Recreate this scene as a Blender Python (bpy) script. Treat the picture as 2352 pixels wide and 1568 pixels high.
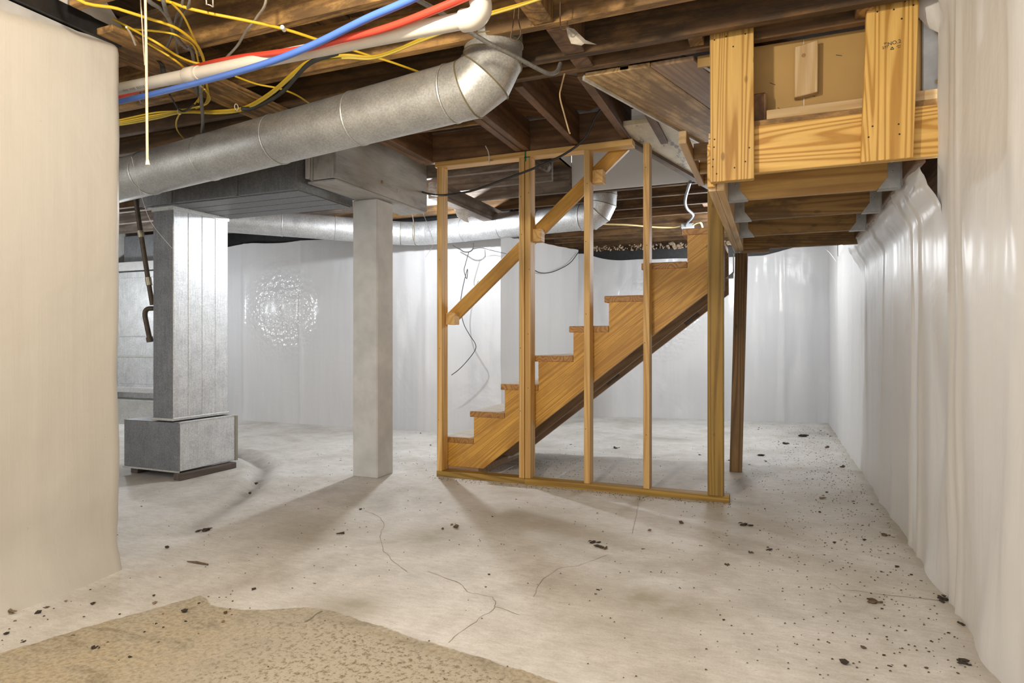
import bpy, bmesh, math, random
from mathutils import Vector, Matrix, noise
random.seed(7)
scene = bpy.context.scene
for o in list(bpy.data.objects): bpy.data.objects.remove(o)
COL = scene.collection

# ------------------------------------------------------------------ camera, world, lights, exposure
FPX, CX, CY, CAMH, TH = 1465.0, 1176.0, 784.0, 0.94, math.radians(22.2)
FW = Vector((-math.sin(TH), math.cos(TH), 0)); RT = Vector((math.cos(TH), math.sin(TH), 0)); UPV = Vector((0, 0, 1))
CAM = Vector((0, 0, CAMH))
cd = bpy.data.cameras.new('camera'); cam = bpy.data.objects.new('camera', cd); COL.objects.link(cam)
cd.sensor_fit = 'HORIZONTAL'; cd.sensor_width = 36.0; cd.lens = 36.0 * FPX / 2352.0
cd.clip_start = 0.02; cd.clip_end = 60
cam.location = CAM; cam.rotation_euler = (math.pi / 2, 0, TH)
scene.camera = cam

w = bpy.data.worlds.new('world'); scene.world = w; w.use_nodes = True
bg = w.node_tree.nodes['Background']; bg.inputs[0].default_value = (1.0, 0.985, 0.96, 1); bg.inputs[1].default_value = 1.55

def light(name, loc, power, color, radius):
    l = bpy.data.lights.new(name, 'POINT'); l.energy = power; l.color = color; l.shadow_soft_size = radius
    o = bpy.data.objects.new(name, l); o.location = loc; COL.objects.link(o); return o
WARM = (1.0, 0.87, 0.68); COOL = (0.92, 0.96, 1.0)
light('front_ceiling_bulb_light', (-1.02, 0.80, 2.10), 68, WARM, 0.05)
light('back_ceiling_bulb_light', (-2.83, 4.78, 2.04), 52, COOL, 0.035)
light('far_room_fill_light', (-0.45, 6.6, 1.80), 36, COOL, 0.25)  # added unseen cool fill, hidden behind the post; no bulb stands there
light('furnace_work_light', (-6.36, 4.6, 1.45), 24, COOL, 0.06)

vs = scene.view_settings
vs.view_transform = 'Standard'; vs.look = 'None'; vs.gamma = 1.0; vs.use_curve_mapping = False
vs.exposure = 0.72

# ------------------------------------------------------------------ photo measurements -> world points
def ray(u, v): return FW + RT * ((u - CX) / FPX) - UPV * ((v - CY) / FPX)
def pZ(u, v, z=0.0): d = ray(u, v); return CAM + d * ((z - CAMH) / d.z)
def pY(u, v, y): d = ray(u, v); return CAM + d * (y / d.y)
def pX(u, v, x): d = ray(u, v); return CAM + d * (x / d.x)
def pD(u, v, dd): return CAM + ray(u, v) * dd

# ------------------------------------------------------------------ materials
MATS = {}
def new_mat(name):
    m = bpy.data.materials.new(name); m.use_nodes = True
    nt = m.node_tree; b = nt.nodes['Principled BSDF']
    return m, nt, b
def N(nt, typ, **kw):
    n = nt.nodes.new(typ)
    for k, v in kw.items():
        if k.startswith('in_'):
            key = k[3:]; key = int(key) if key.isdigit() else key
            n.inputs[key].default_value = v
        else: setattr(n, k, v)
    return n
def L(nt, a, ao, b, bi): nt.links.new(a.outputs[ao], b.inputs[bi])
def ramp(nt, stops):
    r = nt.nodes.new('ShaderNodeValToRGB'); cr = r.color_ramp
    while len(cr.elements) > 1: cr.elements.remove(cr.elements[-1])
    cr.elements[0].position = stops[0][0]; c = stops[0][1]; cr.elements[0].color = (*c, 1)
    for p, c in stops[1:]:
        e = cr.elements.new(p); e.color = (*c, 1)
    return r
def mix(nt, typ, fac, a, b):
    n = nt.nodes.new('ShaderNodeMix'); n.data_type = 'RGBA'; n.blend_type = typ
    for val, idx in ((fac, 0), (a, 6), (b, 7)):
        if isinstance(val, tuple): n.inputs[idx].default_value = (*val, 1) if len(val) == 3 else val
        elif isinstance(val, (int, float)): n.inputs[idx].default_value = val
        else: nt.links.new(val, n.inputs[idx])
    return n.outputs[2]
def math_n(nt, op, a, b=None, c=None):
    n = nt.nodes.new('ShaderNodeMath'); n.operation = op
    for i, val in enumerate((a, b, c)):
        if val is None: continue
        if isinstance(val, (int, float)): n.inputs[i].default_value = val
        else: nt.links.new(val, n.inputs[i])
    return n.outputs[0]
def bump(nt, b, h, strength, dist=0.01):
    n = N(nt, 'ShaderNodeBump'); n.inputs['Strength'].default_value = strength; n.inputs['Distance'].default_value = dist
    nt.links.new(h, n.inputs['Height']); nt.links.new(n.outputs[0], b.inputs['Normal']); return n
def coords(nt, scale=(1, 1, 1), rot=(0, 0, 0), rnd=True):
    tc = N(nt, 'ShaderNodeTexCoord'); src = tc.outputs['Object']
    if rnd:
        oi = N(nt, 'ShaderNodeObjectInfo'); mu = math_n(nt, 'MULTIPLY', oi.outputs['Random'], 31.7)
        cx = N(nt, 'ShaderNodeCombineXYZ'); nt.links.new(mu, cx.inputs[0]); nt.links.new(mu, cx.inputs[1]); nt.links.new(mu, cx.inputs[2])
        ad = N(nt, 'ShaderNodeVectorMath'); nt.links.new(src, ad.inputs[0])
        if any(rot):
            mr = N(nt, 'ShaderNodeMapping'); mr.inputs['Rotation'].default_value = rot
            nt.links.new(src, mr.inputs[0]); nt.links.new(mr.outputs[0], ad.inputs[0])
        nt.links.new(cx.outputs[0], ad.inputs[1]); src = ad.outputs[0]
    mp = N(nt, 'ShaderNodeMapping'); mp.inputs['Scale'].default_value = scale
    nt.links.new(src, mp.inputs[0]); return mp.outputs[0]
def noise_n(nt, vec, scale, detail=4, rough=.55, dist=0.0):
    n = N(nt, 'ShaderNodeTexNoise'); n.inputs['Scale'].default_value = scale; n.inputs['Detail'].default_value = detail
    n.inputs['Roughness'].default_value = rough; n.inputs['Distortion'].default_value = dist
    nt.links.new(vec, n.inputs['Vector']); return n.outputs['Fac']

WOODS = {  # light colour, ring colour, ring frequency, stain colour, stain amount, roughness
    'pine':   ((.72, .45, .13), (.43, .21, .035), 18, (.62, .37, .09), .2, .55),
    'stud':   ((.70, .44, .16), (.56, .31, .085), 9, (.55, .33, .11), .25, .55),
    'pale':   ((.68, .49, .27), (.55, .36, .16), 8, (.52, .35, .18), .25, .55),
    'treated': ((.40, .24, .04), (.24, .13, .02), 12, (.30, .20, .04), .35, .6),
    'treated_dark': ((.23, .13, .05), (.11, .06, .022), 12, (.13, .075, .03), .5, .65),
    'stringer': ((.66, .36, .06), (.46, .225, .03), 26, (.36, .175, .028), .5, .5),
    'tread':  ((.46, .235, .06), (.27, .12, .03), 12, (.36, .17, .04), .4, .5),
    'joist_mould': ((.36, .21, .065), (.22, .115, .035), 10, (.10, .055, .02), .75, .6),
    'joist_new': ((.56, .335, .10), (.36, .19, .05), 9, (.40, .23, .07), .4, .55),
    'old':    ((.21, .112, .041), (.12, .062, .024), 6, (.042, .026, .014), .75, .75),
    'old_tan': ((.50, .285, .095), (.30, .16, .055), 7, (.095, .055, .024), .8, .75),
    'plank':  ((.82, .57, .28), (.60, .37, .15), 9, (.17, .10, .045), .65, .7),
    'old_red': ((.22, .115, .052), (.14, .07, .03), 5, (.075, .042, .022), .6, .7),
    'old_grey': ((.26, .215, .18), (.16, .125, .10), 7, (.09, .07, .055), .65, .8),
    'sleeper': ((.12, .095, .08), (.08, .06, .05), 8, (.06, .045, .035), .5, .8),
    'brown':  ((.42, .28, .17), (.30, .19, .11), 10, (.24, .15, .09), .5, .65),
}
def wood(kind, axis='x', rot=None):
    key = ('wood', kind, axis, rot)
    if key in MATS: return MATS[key]
    c1, c2, freq, c3, amt, rough = WOODS[kind]
    m, nt, b = new_mat('wood_%s_%s' % (kind, axis))
    s = {'x': (.04, 1, 1), 'y': (1, .04, 1), 'z': (1, 1, .04)}[axis]
    v = coords(nt, s, rot or (0, 0, 0))
    big = noise_n(nt, v, 7.5, 1.2, .35, .2)
    rings = math_n(nt, 'PINGPONG', math_n(nt, 'MULTIPLY', big, freq * 1.45), .5)
    r = ramp(nt, [(.0, c2), (.10, c2), (.20, tuple((a * .4 + d * .6) for a, d in zip(c2, c1))), (.34, c1), (1.0, c1)])
    nt.links.new(rings, r.inputs[0])
    fib = noise_n(nt, v, 90, 4, .6)
    fr = ramp(nt, [(.3, (.80, .80, .80)), (.7, (1.08, 1.08, 1.08))]); nt.links.new(fib, fr.inputs[0])
    col = mix(nt, 'MULTIPLY', .8, r.outputs[0], fr.outputs[0])
    v2 = coords(nt, {'x': (.35, 1, 1), 'y': (1, .35, 1), 'z': (1, 1, .35)}[axis], rot or (0, 0, 0))
    pat = noise_n(nt, v2, 8, 9, .72)
    pr = ramp(nt, [(.43, (0, 0, 0)), (.57, (1, 1, 1))]); nt.links.new(pat, pr.inputs[0])
    col = mix(nt, 'MIX', math_n(nt, 'MULTIPLY', pr.outputs[0], amt), col, c3)
    # scattered knots
    vo = N(nt, 'ShaderNodeTexVoronoi'); vo.inputs['Scale'].default_value = 5.5; nt.links.new(coords(nt, tuple(1 if q == 1 else .45 for q in s), rot or (0, 0, 0)), vo.inputs['Vector'])
    kr = ramp(nt, [(.0, (1, 1, 1)), (.035, (.8, .8, .8)), (.055, (0, 0, 0))]); nt.links.new(vo.outputs['Distance'], kr.inputs[0])
    col = mix(nt, 'MIX', math_n(nt, 'MULTIPLY', kr.outputs[0], .75), col, tuple(q * .45 for q in c2))
    oi = N(nt, 'ShaderNodeObjectInfo')
    hv = N(nt, 'ShaderNodeHueSaturation'); nt.links.new(col, hv.inputs['Color'])
    nt.links.new(math_n(nt, 'MULTIPLY_ADD', oi.outputs['Random'], .24, .88), hv.inputs['Value'])
    nt.links.new(hv.outputs[0], b.inputs['Base Color']); b.inputs['Roughness'].default_value = rough
    bump(nt, b, fib, .35, .0015 if not kind.startswith('old') else .004)
    MATS[key] = m; return m

def plain(name, col, rough=.5, metal=0.0, var=.12, vscale=14, bumpn=0.0, bscale=60, emit=None):
    key = ('plain', name)
    if key in MATS: return MATS[key]
    m, nt, b = new_mat(name)
    v = coords(nt)
    n = noise_n(nt, v, vscale, 5, .6)
    r = ramp(nt, [(.3, tuple(q * (1 - var) for q in col)), (.7, tuple(min(1, q * (1 + var)) for q in col))]); nt.links.new(n, r.inputs[0])
    nt.links.new(r.outputs[0], b.inputs['Base Color']); b.inputs['Roughness'].default_value = rough; b.inputs['Metallic'].default_value = metal
    if bumpn: bump(nt, b, noise_n(nt, v, bscale, 3), bumpn, .004)
    if emit: b.inputs['Emission Color'].default_value = (*emit[0], 1); b.inputs['Emission Strength'].default_value = emit[1]
    MATS[key] = m; return m

def galvanised(name, lo, hi, rough=.42, metal=.75, streak=None):
    m, nt, b = new_mat(name)
    v = coords(nt)
    vo = N(nt, 'ShaderNodeTexVoronoi'); vo.inputs['Scale'].default_value = 170; nt.links.new(v, vo.inputs['Vector'])
    sp = N(nt, 'ShaderNodeSeparateColor'); nt.links.new(vo.outputs['Color'], sp.inputs[0])
    n = noise_n(nt, v, 9, 6, .65)
    f = math_n(nt, 'ADD', math_n(nt, 'MULTIPLY', sp.outputs[0], .35), math_n(nt, 'MULTIPLY', n, .75))
    if streak:
        st = noise_n(nt, coords(nt, streak), 30, 4)
        f = math_n(nt, 'ADD', f, math_n(nt, 'MULTIPLY', math_n(nt, 'SUBTRACT', st, .5), .7))
    r = ramp(nt, [(.25, lo), (.85, hi)]); nt.links.new(f, r.inputs[0])
    nt.links.new(r.outputs[0], b.inputs['Base Color']); b.inputs['Metallic'].default_value = metal
    rr = N(nt, 'ShaderNodeMapRange'); rr.inputs[3].default_value = rough - .08; rr.inputs[4].default_value = rough + .14
    nt.links.new(n, rr.inputs[0]); nt.links.new(rr.outputs[0], b.inputs['Roughness'])
    bump(nt, b, n, .12, .01)
    return m
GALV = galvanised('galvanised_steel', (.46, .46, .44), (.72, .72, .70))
GALV_SHADE = galvanised('galvanised_steel_shaded', (.15, .155, .165), (.28, .285, .295), .5, .6, (8, 8, .25))  # darker copy of the steel: shade on the duct fronts put into its colour
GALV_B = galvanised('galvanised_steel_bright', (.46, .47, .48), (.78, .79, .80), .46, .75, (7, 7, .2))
FOIL = galvanised('foil_tape', (.75, .75, .75), (.95, .95, .95), .25, .95)

def sheet_mat(name, col=(.66, .655, .645), rough=.48, wr=.35, crinkle=None):
    m, nt, b = new_mat(name)
    v = coords(nt, rnd=False)
    vst = coords(nt, (9, 9, .35), rnd=False)
    big = noise_n(nt, v, 1.6, 4, .55, .6)
    st = noise_n(nt, vst, 2.2, 5, .6)
    fine = noise_n(nt, v, 24, 3, .5)
    dr = noise_n(nt, v, 55, 2, .5)
    base = ramp(nt, [(.3, tuple(q * .965 for q in col)), (.7, col)]); nt.links.new(st, base.inputs[0])
    spk = ramp(nt, [(.77, (0, 0, 0)), (.80, (1, 1, 1))]); nt.links.new(dr, spk.inputs[0])
    c = mix(nt, 'MIX', math_n(nt, 'MULTIPLY', spk.outputs[0], .5), base.outputs[0], (.35, .28, .2))
    nt.links.new(c, b.inputs['Base Color'])
    b.inputs['Roughness'].default_value = rough
    h = math_n(nt, 'ADD', math_n(nt, 'MULTIPLY', big, 1.0), math_n(nt, 'MULTIPLY', st, .13))
    h = math_n(nt, 'ADD', h, math_n(nt, 'MULTIPLY', fine, .05))
    if crinkle:
        cc, rad, amp = crinkle
        tc = N(nt, 'ShaderNodeTexCoord'); sv = N(nt, 'ShaderNodeVectorMath'); sv.operation = 'DISTANCE'
        nt.links.new(tc.outputs['Object'], sv.inputs[0]); sv.inputs[1].default_value = cc
        mk = N(nt, 'ShaderNodeMapRange'); mk.inputs[1].default_value = rad; mk.inputs[2].default_value = rad * .35
        nt.links.new(sv.outputs['Value'], mk.inputs[0])
        cn = noise_n(nt, v, 20, 2, .4)
        h = math_n(nt, 'ADD', h, math_n(nt, 'MULTIPLY', math_n(nt, 'MULTIPLY', cn, mk.outputs[0]), amp))
    bump(nt, b, h, wr, .05)
    b.inputs['Coat Weight'].default_value = .10; b.inputs['Coat Roughness'].default_value = .18
    return m

# ------------------------------------------------------------------ mesh helpers
ORG = {}
def link(o): COL.objects.link(o); return o
def tag(o, label=None, cat=None, group=None, kind=None):
    if label: o['label'] = label
    if cat: o['category'] = cat
    if group: o['group'] = group
    if kind: o['kind'] = kind
    return o
def thing(name, loc, label, cat, group=None):
    o = bpy.data.objects.new(name, None); o.location = loc; o.empty_display_size = .05; link(o); ORG[o.name] = Vector(loc)
    return tag(o, label, cat, group)
class MB:
    def __init__(s): s.v = []; s.f = []; s.sm = []
    def add(s, vs, fs, smooth=False):
        k = len(s.v); s.v += [Vector(p) for p in vs]
        for f in fs: s.f.append([i + k for i in f]); s.sm.append(smooth)
        return s
    def box(s, x0, x1, y0, y1, z0, z1):
        return s.add([(x0, y0, z0), (x1, y0, z0), (x1, y1, z0), (x0, y1, z0), (x0, y0, z1), (x1, y0, z1), (x1, y1, z1), (x0, y1, z1)],
                     [(0, 3, 2, 1), (4, 5, 6, 7), (0, 1, 5, 4), (1, 2, 6, 5), (2, 3, 7, 6), (3, 0, 4, 7)])
    def bar(s, a, b, wv, hv):   # box from a to b, half-extent vectors wv, hv
        a, b, wv, hv = Vector(a), Vector(b), Vector(wv), Vector(hv)
        return s.add([a - wv - hv, b - wv - hv, b + wv - hv, a + wv - hv, a - wv + hv, b - wv + hv, b + wv + hv, a + wv + hv],
                     [(0, 3, 2, 1), (4, 5, 6, 7), (0, 1, 5, 4), (1, 2, 6, 5), (2, 3, 7, 6), (3, 0, 4, 7)])
    def prism(s, poly, d):      # polygon of 3D points extruded along d
        n = len(poly); d = Vector(d); p = [Vector(q) for q in poly]
        return s.add(p + [q + d for q in p], [tuple(range(n))[::-1], tuple(range(n, 2 * n))] + [(i, (i + 1) % n, n + (i + 1) % n, n + i) for i in range(n)])
    def tube(s, pts, r, seg=8, caps=True, smooth=True):
        pts = [Vector(p) for p in pts]; n = len(pts); vs = []; fs = []
        rr = r if isinstance(r, (list, tuple)) else [r] * n
        t = (pts[1] - pts[0]).normalized(); up = Vector((0, 0, 1)) if abs(t.z) < .9 else Vector((1, 0, 0))
        x = t.cross(up).normalized()
        for i, p in enumerate(pts):
            tt = (pts[min(i + 1, n - 1)] - pts[max(i - 1, 0)])
            if tt.length < 1e-9: tt = t
            tt.normalize(); x = (x - tt * x.dot(tt)).normalized(); y = tt.cross(x)
            for k in range(seg):
                a = 2 * math.pi * k / seg; vs.append(p + (x * math.cos(a) + y * math.sin(a)) * rr[i])
        for i in range(n - 1):
            for k in range(seg): fs.append((i * seg + k, i * seg + (k + 1) % seg, (i + 1) * seg + (k + 1) % seg, (i + 1) * seg + k))
        s.add(vs, fs, smooth)
        if caps: s.add(vs[:seg], [tuple(range(seg))[::-1]]); s.add(vs[-seg:], [tuple(range(seg))])
        return s
    def ball(s, c, r, sub=1, jit=0.0, sc=(1, 1, 1)):
        bm = bmesh.new(); bmesh.ops.create_icosphere(bm, subdivisions=sub, radius=1)
        c = Vector(c); vs = []
        for v in bm.verts:
            k = 1 + jit * (noise.noise(v.co * 2.3 + c * 13) * 2); vs.append(c + Vector((v.co.x * r * k * sc[0], v.co.y * r * k * sc[1], v.co.z * r * k * sc[2])))
        bm.verts.index_update(); s.add(vs, [[v.index for v in f.verts] for f in bm.faces], jit == 0); bm.free(); return s
    def build(s, name, mat, parent=None, bevel=0.0, origin=None):
        if origin is None:
            if parent is None:
                xs = [p.x for p in s.v]; ys = [p.y for p in s.v]; zs = [p.z for p in s.v]
                origin = Vector(((min(xs) + max(xs)) / 2, (min(ys) + max(ys)) / 2, min(zs)))
            else: origin = sum(s.v, Vector()) / len(s.v)
        origin = Vector(origin)
        me = bpy.data.meshes.new(name); me.from_pydata([p - origin for p in s.v], [], s.f)
        me.polygons.foreach_set('use_smooth', s.sm)
        if bevel:
            bm = bmesh.new(); bm.from_mesh(me)
            bmesh.ops.bevel(bm, geom=list(bm.edges), offset=bevel, segments=1, affect='EDGES', clamp_overlap=True)
            bm.to_mesh(me); bm.free()
        me.materials.append(mat); me.update()
        o = bpy.data.objects.new(name, me); link(o); ORG[o.name] = origin
        if parent is not None:
            o.parent = parent; o.location = origin - ORG[parent.name]
        else: o.location = origin
        return o
def smooth_path(pts, n=6):
    pts = [Vector(p) for p in pts]; out = []
    P = [pts[0] * 2 - pts[1]] + pts + [pts[-1] * 2 - pts[-2]]
    for i in range(1, len(P) - 2):
        for k in range(n):
            t = k / n; a, b, c, d = P[i - 1], P[i], P[i + 1], P[i + 2]
            out.append(.5 * ((2 * b) + (c - a) * t + (2 * a - 5 * b + 4 * c - d) * t * t + (3 * b - a - 3 * c + d) * t ** 3))
    out.append(pts[-1]); return out
def cable(name, pts, r, mat, label, cat, group=None, seg=6, n=6, parent=None):
    o = MB().tube(smooth_path(pts, n), r, seg).build(name, mat, parent)
    if parent is None: tag(o, label, cat, group)
    return o
def fbm(x, y, z=0.0): return noise.fractal(Vector((x, y, z)), 1.0, 2.0, 4)
def sheet(name, fn, ss, ts, mat, parent=None, attr=None):
    vs = [fn(s, t) for s in ss for t in ts]; nt_ = len(ts); fs = []
    for i in range(len(ss) - 1):
        for j in range(nt_ - 1): fs.append((i * nt_ + j, (i + 1) * nt_ + j, (i + 1) * nt_ + j + 1, i * nt_ + j + 1))
    return MB().add(vs, fs, True).build(name, mat, parent)
def lin(a, b, n): return [a + (b - a) * i / (n - 1) for i in range(n)]
def bb(name, mat, parent, x0, x1, y0, y1, z0, z1, bevel=.002): return MB().box(x0, x1, y0, y1, z0, z1).build(name, mat, parent, bevel)

# ------------------------------------------------------------------ floor
def make_floor():
    import numpy as np
    x0, x1, y0, y1, st = -7.2, .9, -1.5, 8.6, .025
    nx = int((x1 - x0) / st) + 1; ny = int((y1 - y0) / st) + 1
    gx = np.linspace(x0, x1, nx); gy = np.linspace(y0, y1, ny)
    Xg, Yg = np.meshgrid(gx, gy, indexing='ij')
    z = np.zeros_like(Xg)
    gut = [(-4.5, 4.16), (-4.178, 4.105), (-3.9, 3.99), (-3.675, 3.85), (-3.52, 3.74), (-3.428, 3.60), (-3.21, 3.324), (-3.01, 3.009), (-2.864, 2.735), (-2.652, 2.29)]
    dist = np.full_like(Xg, 9.0); tpar = np.zeros_like(Xg)
    for i in range(len(gut) - 1):
        a = np.array(gut[i]); b = np.array(gut[i + 1]); ab = b - a
        t = np.clip(((Xg - a[0]) * ab[0] + (Yg - a[1]) * ab[1]) / (ab @ ab), 0, 1)
        d = np.hypot(Xg - a[0] - t * ab[0], Yg - a[1] - t * ab[1]); m = d < dist
        dist[m] = d[m]; tpar[m] = (i + t[m]) / (len(gut) - 1)
    amp = np.clip((1.0 - tpar) * 3, 0, 1)
    z -= .045 * np.exp(-(dist / .06) ** 2) * amp; z += .014 * np.exp(-((dist - .13) / .04) ** 2) * amp
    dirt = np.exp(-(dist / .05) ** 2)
    # bare rough concrete in the foreground (edge of the painted skim coat)
    edge = np.array([(-3.0, .95), (-2.156, 1.197), (-2.088, 1.415), (-1.958, 1.748), (-1.85, 1.70), (-1.709, 1.709), (-1.473, 1.833), (-1.3, 1.80), (-1.159, 1.775), (-.95, 1.74), (-.819, 1.725), (-.471, 1.66), (.0, 1.5), (.6, 1.2)])
    ye = np.interp(Xg, edge[:, 0], edge[:, 1])
    bare = np.clip((ye - Yg) / .05 + .5, 0, 1)
    gr = np.clip((Xg + 1.75) / .5, 0, 1) * np.clip((ye - Yg - .02) / .06, 0, 1)
    stain = np.zeros_like(Xg)
    for u, v, r1, a in ((990, 1235, .16, .8), (1040, 1215, .10, .5), (1460, 1375, .16, .75), (1580, 1395, .14, .6), (730, 1215, .25, .6), (800, 1390, .12, .9), (1190, 1190, .30, .55),
                        (1300, 1230, .2, .4), (1700, 1190, .35, .45), (1900, 1150, .35, .4), (2050, 1230, .22, .5), (2080, 1200, .18, .6), (1950, 1300, .2, .3), (1180, 1130, .12, .4), (640, 1180, .18, .35), (400, 1480, .3, .2)):
        p = pZ(u, v); stain += a * np.exp(-(((Xg - p.x) / r1) ** 2 + ((Yg - p.y) / (r1 * .8)) ** 2))
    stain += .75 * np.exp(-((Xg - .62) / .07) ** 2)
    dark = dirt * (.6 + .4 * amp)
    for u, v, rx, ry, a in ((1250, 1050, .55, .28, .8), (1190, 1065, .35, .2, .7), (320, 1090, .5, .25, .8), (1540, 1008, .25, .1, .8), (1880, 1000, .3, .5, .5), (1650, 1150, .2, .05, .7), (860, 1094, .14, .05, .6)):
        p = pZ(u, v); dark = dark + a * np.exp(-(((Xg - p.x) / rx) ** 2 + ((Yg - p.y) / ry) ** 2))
    V = np.stack([Xg, Yg, z], -1).reshape(-1, 3)
    idx = np.arange(nx * ny).reshape(nx, ny)
    F = np.stack([idx[:-1, :-1], idx[1:, :-1], idx[1:, 1:], idx[:-1, 1:]], -1).reshape(-1, 4)
    me = bpy.data.meshes.new('floor'); me.vertices.add(len(V)); me.vertices.foreach_set('co', V.astype('f').ravel())
    me.loops.add(F.size); me.loops.foreach_set('vertex_index', F.astype('i').ravel())
    me.polygons.add(len(F)); me.polygons.foreach_set('loop_start', np.arange(0, F.size, 4, dtype='i')); me.polygons.foreach_set('loop_total', np.full(len(F), 4, dtype='i'))
    me.polygons.foreach_set('use_smooth', np.ones(len(F), dtype=bool)); me.update()
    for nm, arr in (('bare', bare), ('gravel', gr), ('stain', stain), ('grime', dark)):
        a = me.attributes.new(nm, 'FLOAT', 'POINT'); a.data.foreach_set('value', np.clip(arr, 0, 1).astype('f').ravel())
    m, nt, b = new_mat('concrete_floor')
    v = coords(nt, rnd=False)
    def at(nm): n = N(nt, 'ShaderNodeAttribute'); n.attribute_name = nm; return n.outputs['Fac']
    n1 = noise_n(nt, v, 1.7, 6, .62, .4); n2 = noise_n(nt, v, 8, 6, .65); n3 = noise_n(nt, v, 70, 3, .6); n4 = noise_n(nt, coords(nt, (1, 2.2, 1), rnd=False), 26, 3, .7)
    r1 = ramp(nt, [(.26, (.46, .44, .40)), (.42, (.62, .60, .565)), (.58, (.74, .73, .71)), (.68, (.66, .645, .61)), (.8, (.56, .54, .50))]); nt.links.new(n1, r1.inputs[0])
    r2 = ramp(nt, [(.3, (.86, .85, .83)), (.65, (1.04, 1.04, 1.04))]); nt.links.new(n2, r2.inputs[0])
    c = mix(nt, 'MULTIPLY', .9, r1.outputs[0], r2.outputs[0])
    n5 = noise_n(nt, coords(nt, (1, 3.2, 1), rnd=False), 16, 7, .72, .3); r5 = ramp(nt, [(.32, (.84, .83, .80)), (.55, (1.0, 1.0, 1.0)), (.72, (1.10, 1.10, 1.09))]); nt.links.new(n5, r5.inputs[0])
    c = mix(nt, 'MULTIPLY', .9, c, r5.outputs[0])
    n6 = noise_n(nt, v, 130, 3, .6); r6 = ramp(nt, [(.3, (.88, .87, .86)), (.65, (1.05, 1.05, 1.05))]); nt.links.new(n6, r6.inputs[0])
    c = mix(nt, 'MULTIPLY', .8, c, r6.outputs[0])
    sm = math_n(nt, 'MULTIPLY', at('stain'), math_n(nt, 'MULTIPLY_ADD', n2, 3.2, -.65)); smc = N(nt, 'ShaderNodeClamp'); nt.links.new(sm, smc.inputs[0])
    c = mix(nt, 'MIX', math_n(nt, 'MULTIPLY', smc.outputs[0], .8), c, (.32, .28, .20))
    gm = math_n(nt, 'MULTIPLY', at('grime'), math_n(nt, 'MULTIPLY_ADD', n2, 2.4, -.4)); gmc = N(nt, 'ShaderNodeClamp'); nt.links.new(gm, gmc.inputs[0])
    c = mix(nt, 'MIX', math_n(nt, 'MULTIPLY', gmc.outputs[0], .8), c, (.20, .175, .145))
    pk = ramp(nt, [(.62, (0, 0, 0)), (.67, (1, 1, 1))]); nt.links.new(n4, pk.inputs[0])
    c = mix(nt, 'MIX', math_n(nt, 'MULTIPLY', pk.outputs[0], .30), c, (.34, .29, .21))
    bm_ = math_n(nt, 'ADD', at('bare'), math_n(nt, 'MULTIPLY', math_n(nt, 'SUBTRACT', n2, .5), 1.1)); br = ramp(nt, [(.42, (0, 0, 0)), (.52, (1, 1, 1))]); nt.links.new(bm_, br.inputs[0])
    rb = ramp(nt, [(.28, (.20, .175, .12)), (.40, (.33, .29, .21)), (.50, (.44, .395, .31)), (.58, (.46, .395, .28)), (.66, (.41, .395, .37)), (.8, (.50, .445, .34))]); nt.links.new(noise_n(nt, coords(nt, (.6, 1.3, 1), rnd=False), 5.5, 9, .75, .6), rb.inputs[0])
    rf = ramp(nt, [(.35, (.72, .68, .6)), (.6, (1.12, 1.1, 1.05))]); nt.links.new(n3, rf.inputs[0])
    cb = mix(nt, 'MULTIPLY', .9, rb.outputs[0], rf.outputs[0])
    gsp = ramp(nt, [(.40, (0, 0, 0)), (.50, (1, 1, 1))]); nt.links.new(noise_n(nt, v, 55, 6, .75), gsp.inputs[0])
    cg = mix(nt, 'MIX', gsp.outputs[0], (.27, .21, .125), (.60, .54, .43))
    cb = mix(nt, 'MIX', at('gravel'), cb, cg)
    c = mix(nt, 'MIX', br.outputs[0], c, cb)
    nt.links.new(c, b.inputs['Base Color']); b.inputs['Roughness'].default_value = .62
    h = math_n(nt, 'ADD', math_n(nt, 'MULTIPLY', n2, .25), math_n(nt, 'MULTIPLY', n3, math_n(nt, 'MULTIPLY_ADD', at('bare'), .25, .03)))
    h = math_n(nt, 'ADD', h, math_n(nt, 'MULTIPLY', math_n(nt, 'MULTIPLY', noise_n(nt, v, 55, 6, .75), at('gravel')), 1.6))
    bump(nt, b, h, .55, .02)
    me.materials.append(m)
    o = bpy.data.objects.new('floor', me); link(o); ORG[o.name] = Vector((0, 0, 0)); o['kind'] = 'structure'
    cm = plain('crack_dark', (.25, .21, .16), .9)
    for pts, wd in (([(838, 1172), (870, 1185), (884, 1205), (872, 1232), (882, 1265), (905, 1290), (935, 1312)], .003), ([(985, 1312), (1020, 1325), (1055, 1338), (1075, 1358), (1130, 1370), (1140, 1392), (1195, 1412)], .004),
                    ([(1142, 1393), (1100, 1420), (1060, 1450), (1030, 1475)], .003), ([(1397, 1273), (1330, 1298), (1280, 1305), (1240, 1335), (1225, 1370)], .003),
                    ([(1910, 1340), (1935, 1353), (1990, 1360), (2060, 1368), (2180, 1380)], .004), ([(1475, 1130), (1466, 1150), (1463, 1180), (1452, 1225)], .003), ([(700, 1428), (722, 1412), (740, 1402)], .012)):
        pp = []
        P = [pZ(u, v, .0012) for u, v in pts]
        for a, bq in zip(P[:-1], P[1:]):
            for k in range(4):
                q = a.lerp(bq, k / 4); q.x += noise.noise(q * 22) * .010; q.y += noise.noise(q * 22 + Vector((9, 9, 9))) * .010; pp.append(q)
        pp.append(P[-1])
        vs = []; fs = []
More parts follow.
